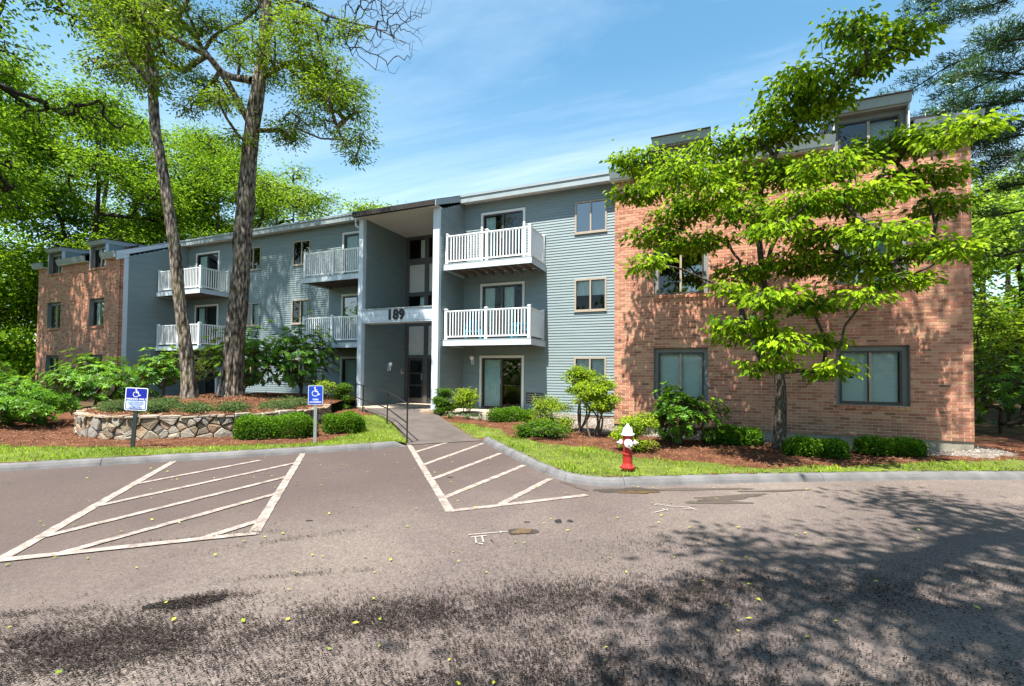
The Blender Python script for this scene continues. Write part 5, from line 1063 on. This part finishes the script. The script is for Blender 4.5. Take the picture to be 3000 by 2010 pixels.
# ---- trees across the lot whose crowns shade the asphalt
for i, (x, y, H, lab, cl) in enumerate(((5.2, -4.5, 14, 'tall tree behind the viewpoint whose crown hangs over the right half of the lot',
        [(3.0, 2.9, 7.4, 1.3), (4.6, 3.4, 7.8, 1.3), (1.7, 1.6, 7.6, 1.0), (3.2, 1.2, 8.2, 1.5), (0.3, 1.0, 7.3, 0.75), (0.9, 0.2, 8.0, 0.9), (2.0, -0.4, 8.0, 1.2), (4.8, 1.6, 8.6, 1.5), (1.2, -1.3, 8.2, 0.8), (-0.2, -1.6, 8.2, 0.6), (3.4, -1.2, 9.2, 1.6), (5.2, -1.0, 9.6, 1.7), (4.6, -3.4, 11, 2.0), (6.2, -5, 11.5, 2.0), (3.4, -5, 11, 1.7), (5.2, -4.4, 13.4, 1.6), (6.4, 0.8, 9.2, 1.5), (6.5, 3.6, 8.4, 1.3), (2.2, 3.9, 7.6, 0.7), (0.0, -0.5, 7.6, 0.5), (-1.0, -2.6, 8.0, 0.6), (1.6, -2.6, 8.6, 0.8)]),
      (11.5, 1.0, 15, 'tall tree past the right edge of the lot, out of the picture', [(9.6, 4.6, 8.2, 1.6), (8.4, 3.0, 8.8, 1.6), (11, 2.5, 9.5, 2), (12.5, 0, 10, 2), (10.2, -0.4, 11, 2), (11.4, 0.8, 13, 1.9), (12, 4.6, 9, 1.6), (8.2, 5.4, 7.8, 1.0), (2.4, 7.6, 10.2, 0.75), (3.6, 7.4, 10.8, 0.6), (4.6, 7.8, 11.4, 0.6), (4.6, 8.0, 13, 0.9), (1.2, 7.6, 9.9, 0.55), (3.0, 7.8, 12, 0.6), (6.4, 6.8, 10.4, 1.2)]))):
    tree('shade_tree', lab, 'tree', (x, y, LOT), [(x, y, LOT-0.3), (x, y, 2), (x-0.1, y+0.3, 5), (x-0.2, y+0.6, 8), (x, y+0.4, 11), (x, y, LOT+H)], (0.27, .24, .2, .16, .1, .05), cl, 46, 16, 0.17, 'leafOak', 'bark', 210+i, None, k=10, tips=0.012, spread=0.30, flat=0.5, core=0.1)

# ---- white pine at the right edge
def pine(x, y, H, label, seed):
    rng = np.random.default_rng(seed); z = float(hland(np.array([x]), np.array([y]))[0]); B = np.array((x, y, z)); t = thing('pine_tree', label, 'tree', loc=tuple(B))
    tv, tf, Q = trunk_mesh([(x, y, z-0.3), (x+0.05, y, z+3), (x-0.1, y, z+7), (x-0.05, y, z+12), (x, y, z+H)], (0.30, 0.26, 0.22, 0.16, 0.05), 18, 0.05, seed, 0.35); parts = [(tv, tf)]; tips = []; dirs = []
    h = 4.4
    while h < H-0.5:
        c = np.array([np.interp(z+h, Q[:, 2], Q[:, i]) for i in range(3)]); n = 4; ph = rng.uniform(0, 6.28)
        bare = h < 6.2
        for k in range(n):
            a = ph+k*2*math.pi/n+rng.normal(0, 0.25); L = (2.9 if h > 6 else 1.7)*min(1, (H-h)/6+0.3)*rng.uniform(0.65, 1.1)
            d = np.array((math.cos(a), math.sin(a), 0)); pts = [c+d*L*s+np.array((0, 0, (0.10*L*s-0.16*L*s*s)+0.05*rng.normal())) for s in np.linspace(0, 1, 6)]
            pts = np.array(pts); parts.append(seg_tubes(pts[:-1], pts[1:], 0.035*np.linspace(1, .35, 5), 0.035*np.linspace(.85, .2, 5), 5))
            for s in np.linspace(0.25, 1, 9):
                p = np.array([np.interp(s, np.linspace(0, 1, 6), pts[:, i]) for i in range(3)])
                for sg in (-1, 1):
                    sd2 = np.array((-d[1], d[0], 0))*sg*rng.uniform(0.5, 1)+d*0.7+np.array((0, 0, rng.normal(0.12, 0.15))); l2 = L*0.26*rng.uniform(0.5, 1.2)*(1.15-s*0.6); e = p+sd2*l2
                    parts.append(seg_tubes([p], [e], np.array([0.010]), np.array([0.004]), 3))
                    if bare and rng.uniform() < 0.72: continue
                    for w in np.linspace(0.35, 1, 4): tips.append(p+sd2*l2*w+rng.normal(0, 0.05, 3)); dirs.append(sd2)
        h += rng.uniform(0.55, 0.95)
    V, F = join(parts); add('trunk', np_mesh('trunk', V-B, F, M['bark'], smooth=True), t); T = np.array(tips); Dd = np.array(dirs); k = 24; P = np.repeat(T, k, 0)+rng.normal(0, 0.06, (len(T)*k, 3)); Dn = np.repeat(Dd, k, 0)*0.7+rng.normal(0, 0.6, (len(P), 3)); Dn[:, 2] += 0.15
    V, F = leaves(P, Dn, rng.normal(0, 1, (len(P), 3)), rng.uniform(0.10, 0.17, len(P)), np.full(len(P), 0.018), 0.1, 0.1); add('crown', np_mesh('crown', V-B, F, M['needle'], np.repeat(np.clip(rng.normal(0.45, 0.25, len(P)), 0, 1), 4)), t)
pine(6.95, 13.6, 16.5, 'tall pine with dark needles at the right edge beyond the brick corner', 61)

# ---- shrubs
def shrub(name, label, cat, x, y, rx, ry, h, mat, leaf, n_cl, tw, lp, seed, z=None, aspect=0.5, group=None, base=0.15, spread=0.10, stems=4, single=0, up=0.8, droop=0.15, cr=0.34, shape='dome', extra=None, tips=0.004, core=0.3):
    rng = np.random.default_rng(seed); z = float(hland(np.array([x]), np.array([y]))[0]) if z is None else z; cl = []
    for _ in range(n_cl):
        a = rng.uniform(0, 6.28); q = rng.uniform(0, 1)**0.5; hh = rng.uniform(base, 1) if shape != 'layer' else rng.choice((0.35, 0.6, 0.85, 1.0))*rng.uniform(.92, 1.05)
        k = math.sqrt(max(0.05, 1-((hh-0.45)/0.62)**2)) if shape == 'dome' else (0.75 if hh < 0.5 else 1.0)
        cl.append((x+math.cos(a)*q*rx*k*0.8, y+math.sin(a)*q*ry*k*0.8, z+h*hh*0.88, cr*min(rx, h)*rng.uniform(0.8, 1.2)))
    st = [([(x+rng.normal(0, .06), y+rng.normal(0, .06), z-0.05), (x+rng.normal(0, rx*.25), y+rng.normal(0, ry*.25), z+h*0.3), (x+rng.normal(0, rx*.45), y+rng.normal(0, ry*.45), z+h*0.62)], (0.014*h+0.006, 0.010*h+0.004, 0.007)) for _ in range(stems)]
    return tree(name, label, cat, (x, y, z), [(x, y, z-0.08), (x+0.02, y, z+h*0.25), (x, y+0.02, z+h*0.6)], (0.015*h+0.006, 0.011*h+0.004, 0.007), cl, tw, lp, leaf, mat, 'stem', seed, group, limbs=st, rough=0.03, flare=0.1, k=7, tips=tips, rmax=0.011*h+0.004, spread=spread, aspect=aspect, n_single=single, crown_name='foliage', up=up, droop=droop, flat=0.62 if shape != 'layer' else 0.3, extra=extra, core=core)
def rosettes(name, label, cat, x, y, rx, ry, h, seed, n, leafL=0.12, mat='leafRho', single=0, group=None, z=None, layer=False, base=0.12):
    """rhododendron: whorls of long leaves on the outside of a mound"""
    rng = np.random.default_rng(seed); z = float(hland(np.array([x]), np.array([y]))[0]) if z is None else z; B = np.array((x, y, z)); t = thing(name, label, cat, group, loc=tuple(B)); T = []
    while len(T) < n:
        v = rng.normal(0, 1, 3); v /= np.linalg.norm(v); v[2] = abs(v[2])*1.0 if rng.uniform() < 0.6 else v[2]*0.75; q = rng.uniform(0.62, 1.05)
        bump = 1+0.22*math.sin(v[0]*5+seed)+0.18*math.sin(v[1]*6+v[2]*5+seed*2)
        p = np.array((x+v[0]*rx*q*bump, y+v[1]*ry*q*bump, z+h*0.45+v[2]*h*0.55*q*bump))
        if layer: p[2] = z+h*(round((p[2]-z)/h*4.2)/4.2+rng.normal(0, 0.025))
        if p[2] > z+h*base: T.append(p)
    T = np.array(T); tr = [np.array((x+rng.normal(0, .05), y+rng.normal(0, .05), z-0.05)), np.array((x, y, z+0.15*h)), np.array((x+.03, y, z+0.32*h))]
    A, par = grow(tr, T, list(np.argsort(np.linalg.norm(T-tr[2], axis=1))), rng); V, F = wood(A, par, 1, 0.0055, 0.018+0.016*h, 5); add('stem', np_mesh('stem', V-B, F, M['stem'], smooth=True), t)
    k = 8; P = np.repeat(T, k, 0); o = P-(B+np.array((0, 0, h*0.35))); o /= np.linalg.norm(o, axis=1)[:, None]; o[:, 2] += 0.5; o /= np.linalg.norm(o, axis=1)[:, None]
    a = np.tile(np.arange(k)*2*np.pi/k, len(T))+np.repeat(rng.uniform(0, 6.28, len(T)), k); e1 = np.cross(o, np.array((0.3, 1, 0.1))); e1 /= np.linalg.norm(e1, axis=1)[:, None]; e2 = np.cross(o, e1)
    Dv = e1*np.cos(a)[:, None]+e2*np.sin(a)[:, None]+o*rng.uniform(0.1, 0.6, len(P))[:, None]; Nn = o-Dv*0.3+rng.normal(0, 0.12, o.shape); L = leafL*rng.uniform(0.7, 1.2, len(P)); W = L*0.36
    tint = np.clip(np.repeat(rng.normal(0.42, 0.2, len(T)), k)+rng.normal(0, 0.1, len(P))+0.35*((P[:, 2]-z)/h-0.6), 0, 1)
    if single:
        front = np.argsort((P-0)@np.array(CF)-P[:, 2]*0.2)[:int(single*1.6)]; front = rng.permutation(front)[:single]; mask = np.ones(len(P), bool); mask[front] = False; lv, lf = leaves(np.zeros((1, 3)), np.array([(1.0, 0, 0)]), np.array([(0, 0, 1.0)]), np.array([1.0]), np.array([0.36]), 0.16, 0.15); var = [np_mesh('leaf', lv, lf, M[mat], np.full(4, q)) for q in (0.2, 0.45, 0.7, 0.95)]
        for i in front:
            d = Vector(Dv[i]).normalized(); n_ = Vector(Nn[i]); s = d.cross(n_).normalized(); n_ = s.cross(d); o_ = add('leaf', var[int(tint[i]*3.99)], t); o_.matrix_local = Matrix.Translation(Vector(P[i]-B)) @ Matrix(((d.x, -s.x, n_.x, 0), (d.y, -s.y, n_.y, 0), (d.z, -s.z, n_.z, 0), (0, 0, 0, 1))) @ Matrix.Scale(L[i], 4)
        P, Dv, Nn, L, W, tint = P[mask], Dv[mask], Nn[mask], L[mask], W[mask], tint[mask]
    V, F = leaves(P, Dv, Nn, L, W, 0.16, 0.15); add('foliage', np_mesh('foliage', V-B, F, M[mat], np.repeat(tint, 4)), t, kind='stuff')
def hedge(label, x, y, ang, lx, ly, h, n, seed, mat='leafHedge', leaf=0.042, group='clipped box hedges', lump=0.10):
    """clipped hedge: a dense rounded block of small leaves over twigs"""
    rng = np.random.default_rng(seed); z = float(hland(np.array([x]), np.array([y]))[0]); B = np.array((x, y, z)); t = thing('clipped_hedge', label, 'hedge', group, loc=tuple(B), rot=(0, 0, ang)); P = []
    u = rng.uniform(-1, 1, (n*3, 3)); u[:, 2] = rng.uniform(0, 1, n*3); r = (np.abs(u[:, 0])**4+np.abs(u[:, 1])**4+np.abs(u[:, 2])**5)**0.25; u = u[(r < 1.0) & (r > rng.uniform(0.45, 0.97, n*3))][:n]
    P = u*np.array((lx/2, ly/2, h))*(1+lump*np.sin(u[:, 0:1]*6+seed)+lump*np.sin(u[:, 1:2]*8+u[:, 0:1]*9+seed)*0.7)+rng.normal(0, 0.018, u.shape); P[:, 2] = P[:, 2]+0.03
    Dv = rng.normal(0, 1, P.shape)+u*0.9; Dv[:, 2] += 0.3; Nn = rng.normal(0, 0.7, P.shape)+u*np.array((1, 1, 1.4)); L = leaf*rng.uniform(0.7, 1.4, len(P))
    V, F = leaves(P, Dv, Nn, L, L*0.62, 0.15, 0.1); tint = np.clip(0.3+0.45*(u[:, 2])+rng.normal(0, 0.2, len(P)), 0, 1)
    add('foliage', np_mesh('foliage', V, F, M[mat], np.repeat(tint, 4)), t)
    k = 60; q = rng.uniform(-0.8, 0.8, (k, 3))*np.array((lx/2, ly/2, 0)); e = q*1.15+np.array((0, 0, 1))*h*rng.uniform(0.5, 0.9, (k, 1)); V, F = seg_tubes(q*np.array((1, 0.4, 1))-np.array((0, 0, .03)), e, np.full(k, 0.006), np.full(k, 0.003), 4); add('stem', np_mesh('stem', V, F, M['stem']), t)
hedge('long clipped hedge in front of the stone wall behind the van accessible sign', -9.35, 7.95, 0.92, 1.75, 0.75, 0.46, 15000, 301)
hedge('short clipped hedge between the van accessible sign and the walkway', -8.75, 9.45, 0.95, 0.95, 0.65, 0.42, 8000, 302)
hedge('low clipped hedge below the ground floor patio door', -5.55, 13.05, 0.05, 1.35, 0.6, 0.36, 9000, 303)
hedge('dark clipped hedge on the brick wall just left of the dogwood trunk', 0.42, 11.45, 0.05, 1.10, 0.55, 0.32, 9000, 304)
hedge('dark clipped hedge at the foot of the dogwood trunk on its right', 1.85, 10.75, 0.05, 1.05, 0.5, 0.28, 8000, 305)
hedge('dark clipped hedge below the right ground floor brick wing window', 3.25, 11.45, 0.1, 1.15, 0.5, 0.28, 8000, 306)
rosettes('rhododendron_bush', 'glossy dark green rhododendron below the left brick wing window', 'bush', -0.60, 11.0, 0.74, 0.62, 1.2, 311, 430, 0.12, single=300, base=0.03)
shrub('azalea_bush', 'bright yellow green azalea behind the red fire hydrant', 'bush', -1.42, 9.75, 0.42, 0.38, 0.82, 'leafYel', 0.055, 26, 22, 9, 312, aspect=0.38, spread=0.05)
shrub('azalea_bush', 'loose azalea with light green leaves left of the two stemmed small tree', 'bush', -3.95, 12.0, 0.62, 0.55, 0.95, 'leafYel', 0.05, 30, 24, 9, 313, aspect=0.4, spread=0.06)
shrub('ornamental_tree', 'small upright ornamental tree with several bare stems at the brick corner', 'tree', -2.55, 11.3, 0.62, 0.55, 1.62, 'leafYel', 0.065, 30, 22, 8, 314, aspect=0.42, spread=0.07, base=0.48, stems=4, cr=0.24)
shrub('ornamental_tree', 'small multi stemmed ornamental tree leaning left before the grey siding', 'tree', -3.15, 11.9, 0.55, 0.5, 1.85, 'leafYel', 0.065, 26, 20, 8, 315, aspect=0.42, spread=0.07, base=0.60, stems=3, cr=0.24)
shrub('groundcover_plant', 'mound of leafy grey green ground cover at the edge of the mulch', 'plant', -3.75, 10.7, 0.72, 0.42, 0.36, 'leafHedge', 0.045, 26, 30, 9, 316, aspect=0.6, spread=0.06, base=0.05, cr=0.5)
shrub('round_shrub', 'dark rounded shrub beside the right entrance post', 'bush', -8.05, 13.15, 0.36, 0.33, 0.92, 'leafHedge', 0.045, 26, 26, 10, 317, aspect=0.55, spread=0.05)
shrub('azalea_bush', 'light green open azalea between the entrance post and the patio door', 'bush', -7.35, 13.45, 0.48, 0.40, 0.92, 'leafYel', 0.06, 18, 20, 8, 318, aspect=0.42, spread=0.06, base=0.35)
shrub('round_shrub', 'dull green shrub left of the left entrance post by the railing', 'bush', -12.0, 12.75, 0.42, 0.40, 0.98, 'leafHedge', 0.045, 26, 26, 10, 319, aspect=0.5, spread=0.06)
def tuft(x, y, label, seed, n=34):
    rng = np.random.default_rng(seed); z = float(hland(np.array([x]), np.array([y]))[0]); t = thing('daylily_clump', label, 'plant', 'strappy clumps by the walkway', loc=(x, y, z)); V, F = [], []
    for i in range(n):
        a = rng.uniform(0, 6.28); L = rng.uniform(0.25, 0.5); d = np.array((math.cos(a), math.sin(a), 0)); s = np.array((-d[1], d[0], 0))*0.009; b = len(V)
        for u in np.linspace(0, 1, 6):
            c = d*(0.03+L*0.75*u)+np.array((0, 0, L*(1.5*u-1.35*u*u))); V += [c-s*(1.05-u), c+s*(1.05-u)]
        F += [(b+2*j, b+2*j+1, b+2*j+3, b+2*j+2) for j in range(5)]
    add('leaf_blades', np_mesh('leaf_blades', np.array(V), np.array(F), M['leafBlue'], rng.uniform(0.3, 0.9, len(V))), t, kind='stuff')
tuft(-7.55, 12.75, 'strappy leaved clump in the mulch nearest the walkway', 331); tuft(-7.05, 12.95, 'strappy leaved clump in the mulch in front of the light green azalea', 332); tuft(-6.65, 13.05, 'small strappy leaved clump left of the patio hedge', 333, 20)
# left side: rhododendrons, layered shrubs and junipers on the planter
rosettes('rhododendron_bush', 'big leafy rhododendron at the lower left corner by the lawn', 'bush', -17.2, 6.2, 2.0, 1.1, 1.12, 341, 1100, 0.12, mat='leafRho', base=0.02)
rosettes('rhododendron_bush', 'spreading dark rhododendron under the left brick wing windows', 'bush', -19.6, 9.2, 1.9, 1.2, 1.75, 342, 850, 0.14, base=0.15)
rosettes('rhododendron_bush', 'dark rhododendron at the far left edge in the wood shade', 'bush', -24.0, 7.2, 2.0, 1.5, 1.7, 343, 800, 0.17, base=0.1)
rosettes('rhododendron_bush', 'tall layered rhododendron behind the two trunks', 'bush', -15.4, 11.6, 1.9, 1.1, 2.45, 344, 520, 0.16, z=-0.95, base=0.2)
rosettes('rhododendron_bush', 'layered rhododendron right of the thick trunk with yellow green top', 'bush', -13.85, 12.7, 1.35, 1.1, 2.75, 345, 460, 0.15, z=-1.0, base=0.15)
rosettes('rhododendron_bush', 'open rhododendron branches behind the reserved parking sign', 'bush', -16.6, 9.6, 0.9, 0.8, 1.6, 346, 240, 0.15, z=-1.0, base=0.3)
shrub('azalea_bush', 'small thin azalea against the siding left of the van accessible sign', 'bush', -12.3, 12.2, 0.5, 0.4, 0.75, 'leafYel', 0.06, 12, 14, 7, 347, z=-1.05, aspect=0.42, spread=0.07, base=0.5)
for i, (x, y, w, d) in enumerate(((-14.6, 7.4, 0.9, 0.5), (-13.6, 6.9, 0.6, 0.35), (-12.6, 7.0, 0.45, 0.3), (-11.9, 7.6, 0.5, 0.35), (-11.3, 8.2, 0.55, 0.4), (-11.0, 9.3, 0.6, 0.45), (-13.3, 7.8, 0.4, 0.3), (-11.6, 10.4, 0.7, 0.5))):
    z = float(hbed(np.array([x]), np.array([y]))[0])
    shrub('juniper_mat', ('low blue green juniper at the left end of the stone wall top', 'low juniper spilling at the wall top behind the reserved parking sign', 'small juniper tuft at the wall top right of the reserved sign post', 'juniper tuft in front of the thick trunk at the wall top', 'blue green juniper patch at the wall top behind the hedge', 'low juniper patch nearest the van accessible sign on the planter', 'small juniper patch in the chips in front of the leaning trunk', 'juniper patch at the right end of the planter by the siding')[i], 'plant', x, y, w, d, 0.20, 'leafBlue', 0.07, 14, 26, 10, 350+i, z=z-0.02, aspect=0.16, spread=0.06, base=0.1, cr=1.0, stems=2, tips=0.003)
rosettes('rhododendron_bush', 'dark rhododendron in shade past the right brick corner', 'bush', 7.4, 17.2, 1.3, 1.3, 2.2, 361, 260, 0.16)
rosettes('rhododendron_bush', 'sunlit yellow green bush past the right brick corner above the dark one', 'bush', 8.6, 19.5, 2.0, 1.6, 3.9, 362, 520, 0.17, mat='leafYel', base=0.3)
rosettes('rhododendron_bush', 'dark bush at the right edge beyond the pine trunk', 'bush', 10.5, 17.5, 1.6, 1.4, 2.2, 363, 260, 0.17)

# ------------------------------------------------------------------ signs, railing, hydrant
def rounded(m, w, h, r, y, mi=0, t=0.0, cz=0.0):
    P = []
    for cx, cy, a0 in ((w/2-r, h/2-r, 0), (-w/2+r, h/2-r, 90), (-w/2+r, -h/2+r, 180), (w/2-r, -h/2+r, 270)):
        for k in range(5): a = R(a0+k*22.5); P.append((cx+r*math.cos(a), cz+cy+r*math.sin(a)))
    n = len(P); b = len(m.v); m.v += [(x, y, z) for x, z in P]; m.f.append(tuple(b+i for i in range(n))[::-1]); m.m.append(mi)
    if t:
        m.v += [(x, y+t, z) for x, z in P]; m.f.append(tuple(b+n+i for i in range(n))); m.m.append(mi)
        for i in range(n): m.f.append((b+i, b+(i+1) % n, b+n+(i+1) % n, b+n+i)); m.m.append(mi)
def text(s, size, mat, parent, x, y, z, align='CENTER', off=0.0, name='lettering', sx=1.0):
    c = D.curves.new(name, 'FONT'); c.body = s; c.size = size; c.align_x = align; c.offset = off; c.extrude = 0.0006; t = D.objects.new('tmp', c); COL.objects.link(t); bpy.context.view_layer.update()
    me = D.meshes.new_from_object(t.evaluated_get(bpy.context.evaluated_depsgraph_get())); D.objects.remove(t); me.materials.clear(); me.materials.append(mat); o = add(name, me, parent); o.location = (x, y, z); o.rotation_euler = (R(90), 0, 0); o.scale = (sx, 1, 1); return o
def wheelchair(parent, x, z, s, y, mat):
    m = MB()
    def stroke(P, w):
        P = [Vector((a, 0, b)) for a, b in P]
        for i in range(len(P)-1):
            d = (P[i+1]-P[i]).normalized(); n = Vector((-d.z, 0, d.x))*w/2; a, b = P[i]-d*w*0.25, P[i+1]+d*w*0.25
            m.quad(*[(x+s*q.x, y, z+s*q.z) for q in (a-n, b-n, b+n, a+n)])
    stroke([(-0.04+0.24*math.cos(R(a)), -0.14+0.24*math.sin(R(a))) for a in range(118, 372, 12)], 0.065)
    stroke([(-0.06, 0.26), (-0.04, 0.02), (0.14, 0.02), (0.24, -0.26), (0.34, -0.21)], 0.075); stroke([(-0.05, 0.16), (0.12, 0.16)], 0.055)
    n = len(m.v); m.v.append((x-0.065*s, y, z+0.36*s))
    for k in range(12): m.v.append((x-0.065*s+0.062*s*math.cos(k*math.pi/6), y, z+0.36*s+0.062*s*math.sin(k*math.pi/6)))
    for k in range(12): m.f.append((n, n+1+k, n+1+(k+1) % 12)); m.m.append(0)
    m.build('wheelchair_symbol', mat, parent)
def u_post(m, h, w=0.055):
    m.box(-w/2, w/2, 0.0, 0.006, -0.3, h); m.box(-w/2, -w/2+0.006, 0.0061, 0.03, -0.3, h); m.box(w/2-0.006, w/2, 0.0061, 0.03, -0.3, h)
def sign_a():
    z0 = float(hland(np.array([-10.67]), np.array([5.62]))[0]); t = thing('parking_sign', 'blue and white reserved parking sign with PARKING ONLY on a dark post', 'sign', loc=(-10.67, 5.62, z0), rot=(0, R(3.0), R(34)))
    m = MB(); u_post(m, 1.0, 0.07); m.build('post', M['postg'], t)
    H = 0.455; W = 0.40; cz = 0.75+H/2; p = MB(); rounded(p, W, H, 0.035, -0.006, 0, 0.004, cz); pl = p.build('sign_plate', M['signw'], t)
    m = MB(); rounded(m, W-0.03, H-0.03, 0.025, -0.0075, 0, 0, cz); m.build('blue_field', M['navy'], pl)
    m = MB(); m.quad(*[(x, -0.009, z) for x, z in ((-W/2+.03, cz-H/2+.03), (W/2-.03, cz-H/2+.03), (W/2-.03, cz-0.035), (-W/2+.03, cz-0.035))]); m.build('text_field', M['paleblue'], pl)
    wheelchair(pl, 0.0, cz+0.125, 0.21, -0.0095, M['signw']); text('PARKING ONLY', 0.052, M['signw'], pl, 0, -0.0095, cz-0.018, off=0.0012)
    for k, s in enumerate(('ALL UNAUTHORIZED VEHICLES', 'NOT DISPLAYING DISTINGUISHING', 'LICENSE PLATES OR PLACARDS', 'ISSUED TO HANDICAPPED', 'PERSONS WILL BE')): text(s, 0.0185, M['navy'], pl, 0, -0.0105, cz-0.062-k*0.021)
    text('TOWED AWAY', 0.034, M['navy'], pl, 0, -0.0105, cz-0.178, off=0.0008); text("AT VEHICLE OWNER'S EXPENSE", 0.0165, M['navy'], pl, 0, -0.0105, cz-0.196)
def sign_b():
    z0 = float(hland(np.array([-8.02]), np.array([7.75]))[0]); t = thing('parking_sign', 'small blue VAN ACCESSIBLE wheelchair sign on a galvanised post', 'sign', loc=(-8.02, 7.75, z0), rot=(0, 0, R(40)))
    m = MB(); u_post(m, 1.05, 0.06); m.build('post', M['galv'], t); m = MB(); 
    for k in range(20): m.box(-0.006, 0.006, -0.0012, -0.0002, 0.05+k*0.05, 0.062+k*0.05)
    m.build('post_hole', M['iron'], t, kind='stuff')
    W, H = 0.305, 0.42; cz = 0.88+H/2-0.03; p = MB(); rounded(p, W, H, 0.03, -0.006, 0, 0.004, cz); pl = p.build('sign_plate', M['signw'], t); m = MB(); rounded(m, W-0.018, H-0.018, 0.024, -0.0075, 0, 0, cz); m.build('blue_field', M['blue'], pl)
    wheelchair(pl, 0.0, cz+0.075, 0.25, -0.009, M['signw']); text('VAN', 0.058, M['signw'], pl, 0, -0.009, cz-0.115, off=0.001); text('ACCESSIBLE', 0.050, M['signw'], pl, 0, -0.009, cz-0.168, off=0.001, sx=0.93)
    for zz in (cz+H/2-0.025, cz-H/2+0.025): m = MB(); m.lathe([(0.006, 0), (0.006, 0.003), (0.002, 0.004)], 8, 0, Matrix.Translation((0, -0.0078, zz)) @ Matrix.Rotation(R(90), 4, 'X')); m.build('bolt', M['galv'], pl)
sign_a(); sign_b()
def handrail():
    P = [Vector((-6.62, 9.20, -1.62)), Vector((-8.52, 10.88, -1.45)), Vector((-10.55, 12.2, -1.34)), Vector((-11.55, 13.0, -1.30))]; t = thing('handrail', 'black iron handrail along the left side of the entrance walkway', 'railing', loc=tuple(P[0])); O = P[0]
    for p in P:
        m = MB(); m.tube([p-O-Vector((0, 0, .15)), p-O+Vector((0, 0, 0.90))], 0.019, 10); m.build('post', M['iron'], t)
        m = MB(); m.lathe([(0.024, -0.025), (0.026, 0), (0.024, 0.025)], 10, 0, Matrix.Translation(p-O+Vector((0, 0, 0.89)))); m.build('fitting', M['iron'], t)
    for h in (0.885, 0.42):
        m = MB(); m.tube([p-O+Vector((0, 0, h)) for p in P], 0.0175, 10); m.build('rail', M['iron'], t)
handrail()
def hydrant():
    z = float(hland(np.array([-1.26]), np.array([7.85]))[0]); t = thing('fire_hydrant', 'red fire hydrant with white bonnet and white outlet caps on the grass', 'hydrant', loc=(-1.26, 7.85, z), rot=(0, 0, R(8)))
    m = MB(); m.lathe([(0.118, 0.035), (0.122, 0.05), (0.118, 0.072), (0.092, 0.075), (0.088, 0.09), (0.078, 0.12), (0.077, 0.25), (0.084, 0.255), (0.086, 0.272), (0.084, 0.285), (0.074, 0.29), (0.074, 0.40), (0.080, 0.44), (0.084, 0.50), (0.080, 0.56), (0.076, 0.575)], 28); m.tube([(0, 0, -0.12), (0, 0, 0.034)], 0.085, 16); m.build('barrel', M['red'], t, smooth=False)
    m = MB(); m.lathe([(0.098, 0.576), (0.112, 0.582), (0.112, 0.598), (0.104, 0.604), (0.088, 0.615), (0.086, 0.632), (0.080, 0.665), (0.064, 0.700), (0.040, 0.720), (0.034, 0.724), (0.034, 0.738), (0.020, 0.742), (0.016, 0.768), (0.012, 0.770)], 28); m.build('bonnet', M['hwhite'], t, smooth=False)
    def cap(ang, r, out, name, z=0.455):
        Rm = Matrix.Rotation(ang, 4, 'Z') @ Matrix.Translation((0, 0, z)) @ Matrix.Rotation(R(90), 4, 'Y')
        m = MB(); m.lathe([(r*0.88, 0.04), (r*0.86, 0.075), (r*0.95, 0.09)], 20, 0, Rm); m.build('nozzle', M['red'], t)
        m = MB(); m.lathe([(r*1.05, 0.091), (r*1.08, 0.11), (r*0.98, 0.125), (r*0.7, 0.130+out), (r*0.4, 0.135+out), (r*0.22, 0.14+out), (r*0.22, 0.165+out)], 20, 0, Rm); c = m.build(name, M['hwhite'], t)
        return c, Rm
    cap(R(-82), 0.066, 0.0, 'front_cap'); cap(R(8), 0.045, 0.01, 'side_cap'); cap(R(188), 0.045, 0.01, 'side_cap')
    bm_ = MB(); bm_.lathe([(0.010, 0), (0.010, 0.012)], 6); bme = bm_.mesh('bolt', M['steel'])
    for k in range(8): o = add('bolt', bme, t); o.location = (0.106*math.cos(k*.785+.2), 0.106*math.sin(k*.785+.2), 0.0725)
    m = MB(); 
    for k in range(5): m.tube([(0.02+0.008*k, -0.165-0.004*(k % 2), 0.40-0.006*k), (0.028+0.008*k, -0.165-0.004*((k+1) % 2), 0.396-0.006*k)], 0.004, 5)
    m.build('chain', M['steel'], t)
hydrant()
t = thing('stone_slab', 'flat grey stone lying at the foot of the right entrance post', 'stone', loc=(-8.55, 13.05, -1.33)); m = MB(); blob(m, 0, 0, 0.33, 0.17, 0.3, 0.07, 14, 0.3, 5); n = len(m.v); m.v += [(x*1.06, y*1.06, -0.1) for x, y, z in m.v[1:]]; k = n-1
for i in range(k): m.f.append((1+i, n+i, n+(i+1) % k, 1+(i+1) % k)); m.m.append(0)
m.build('slab', M['stone'], t)
build_litter()
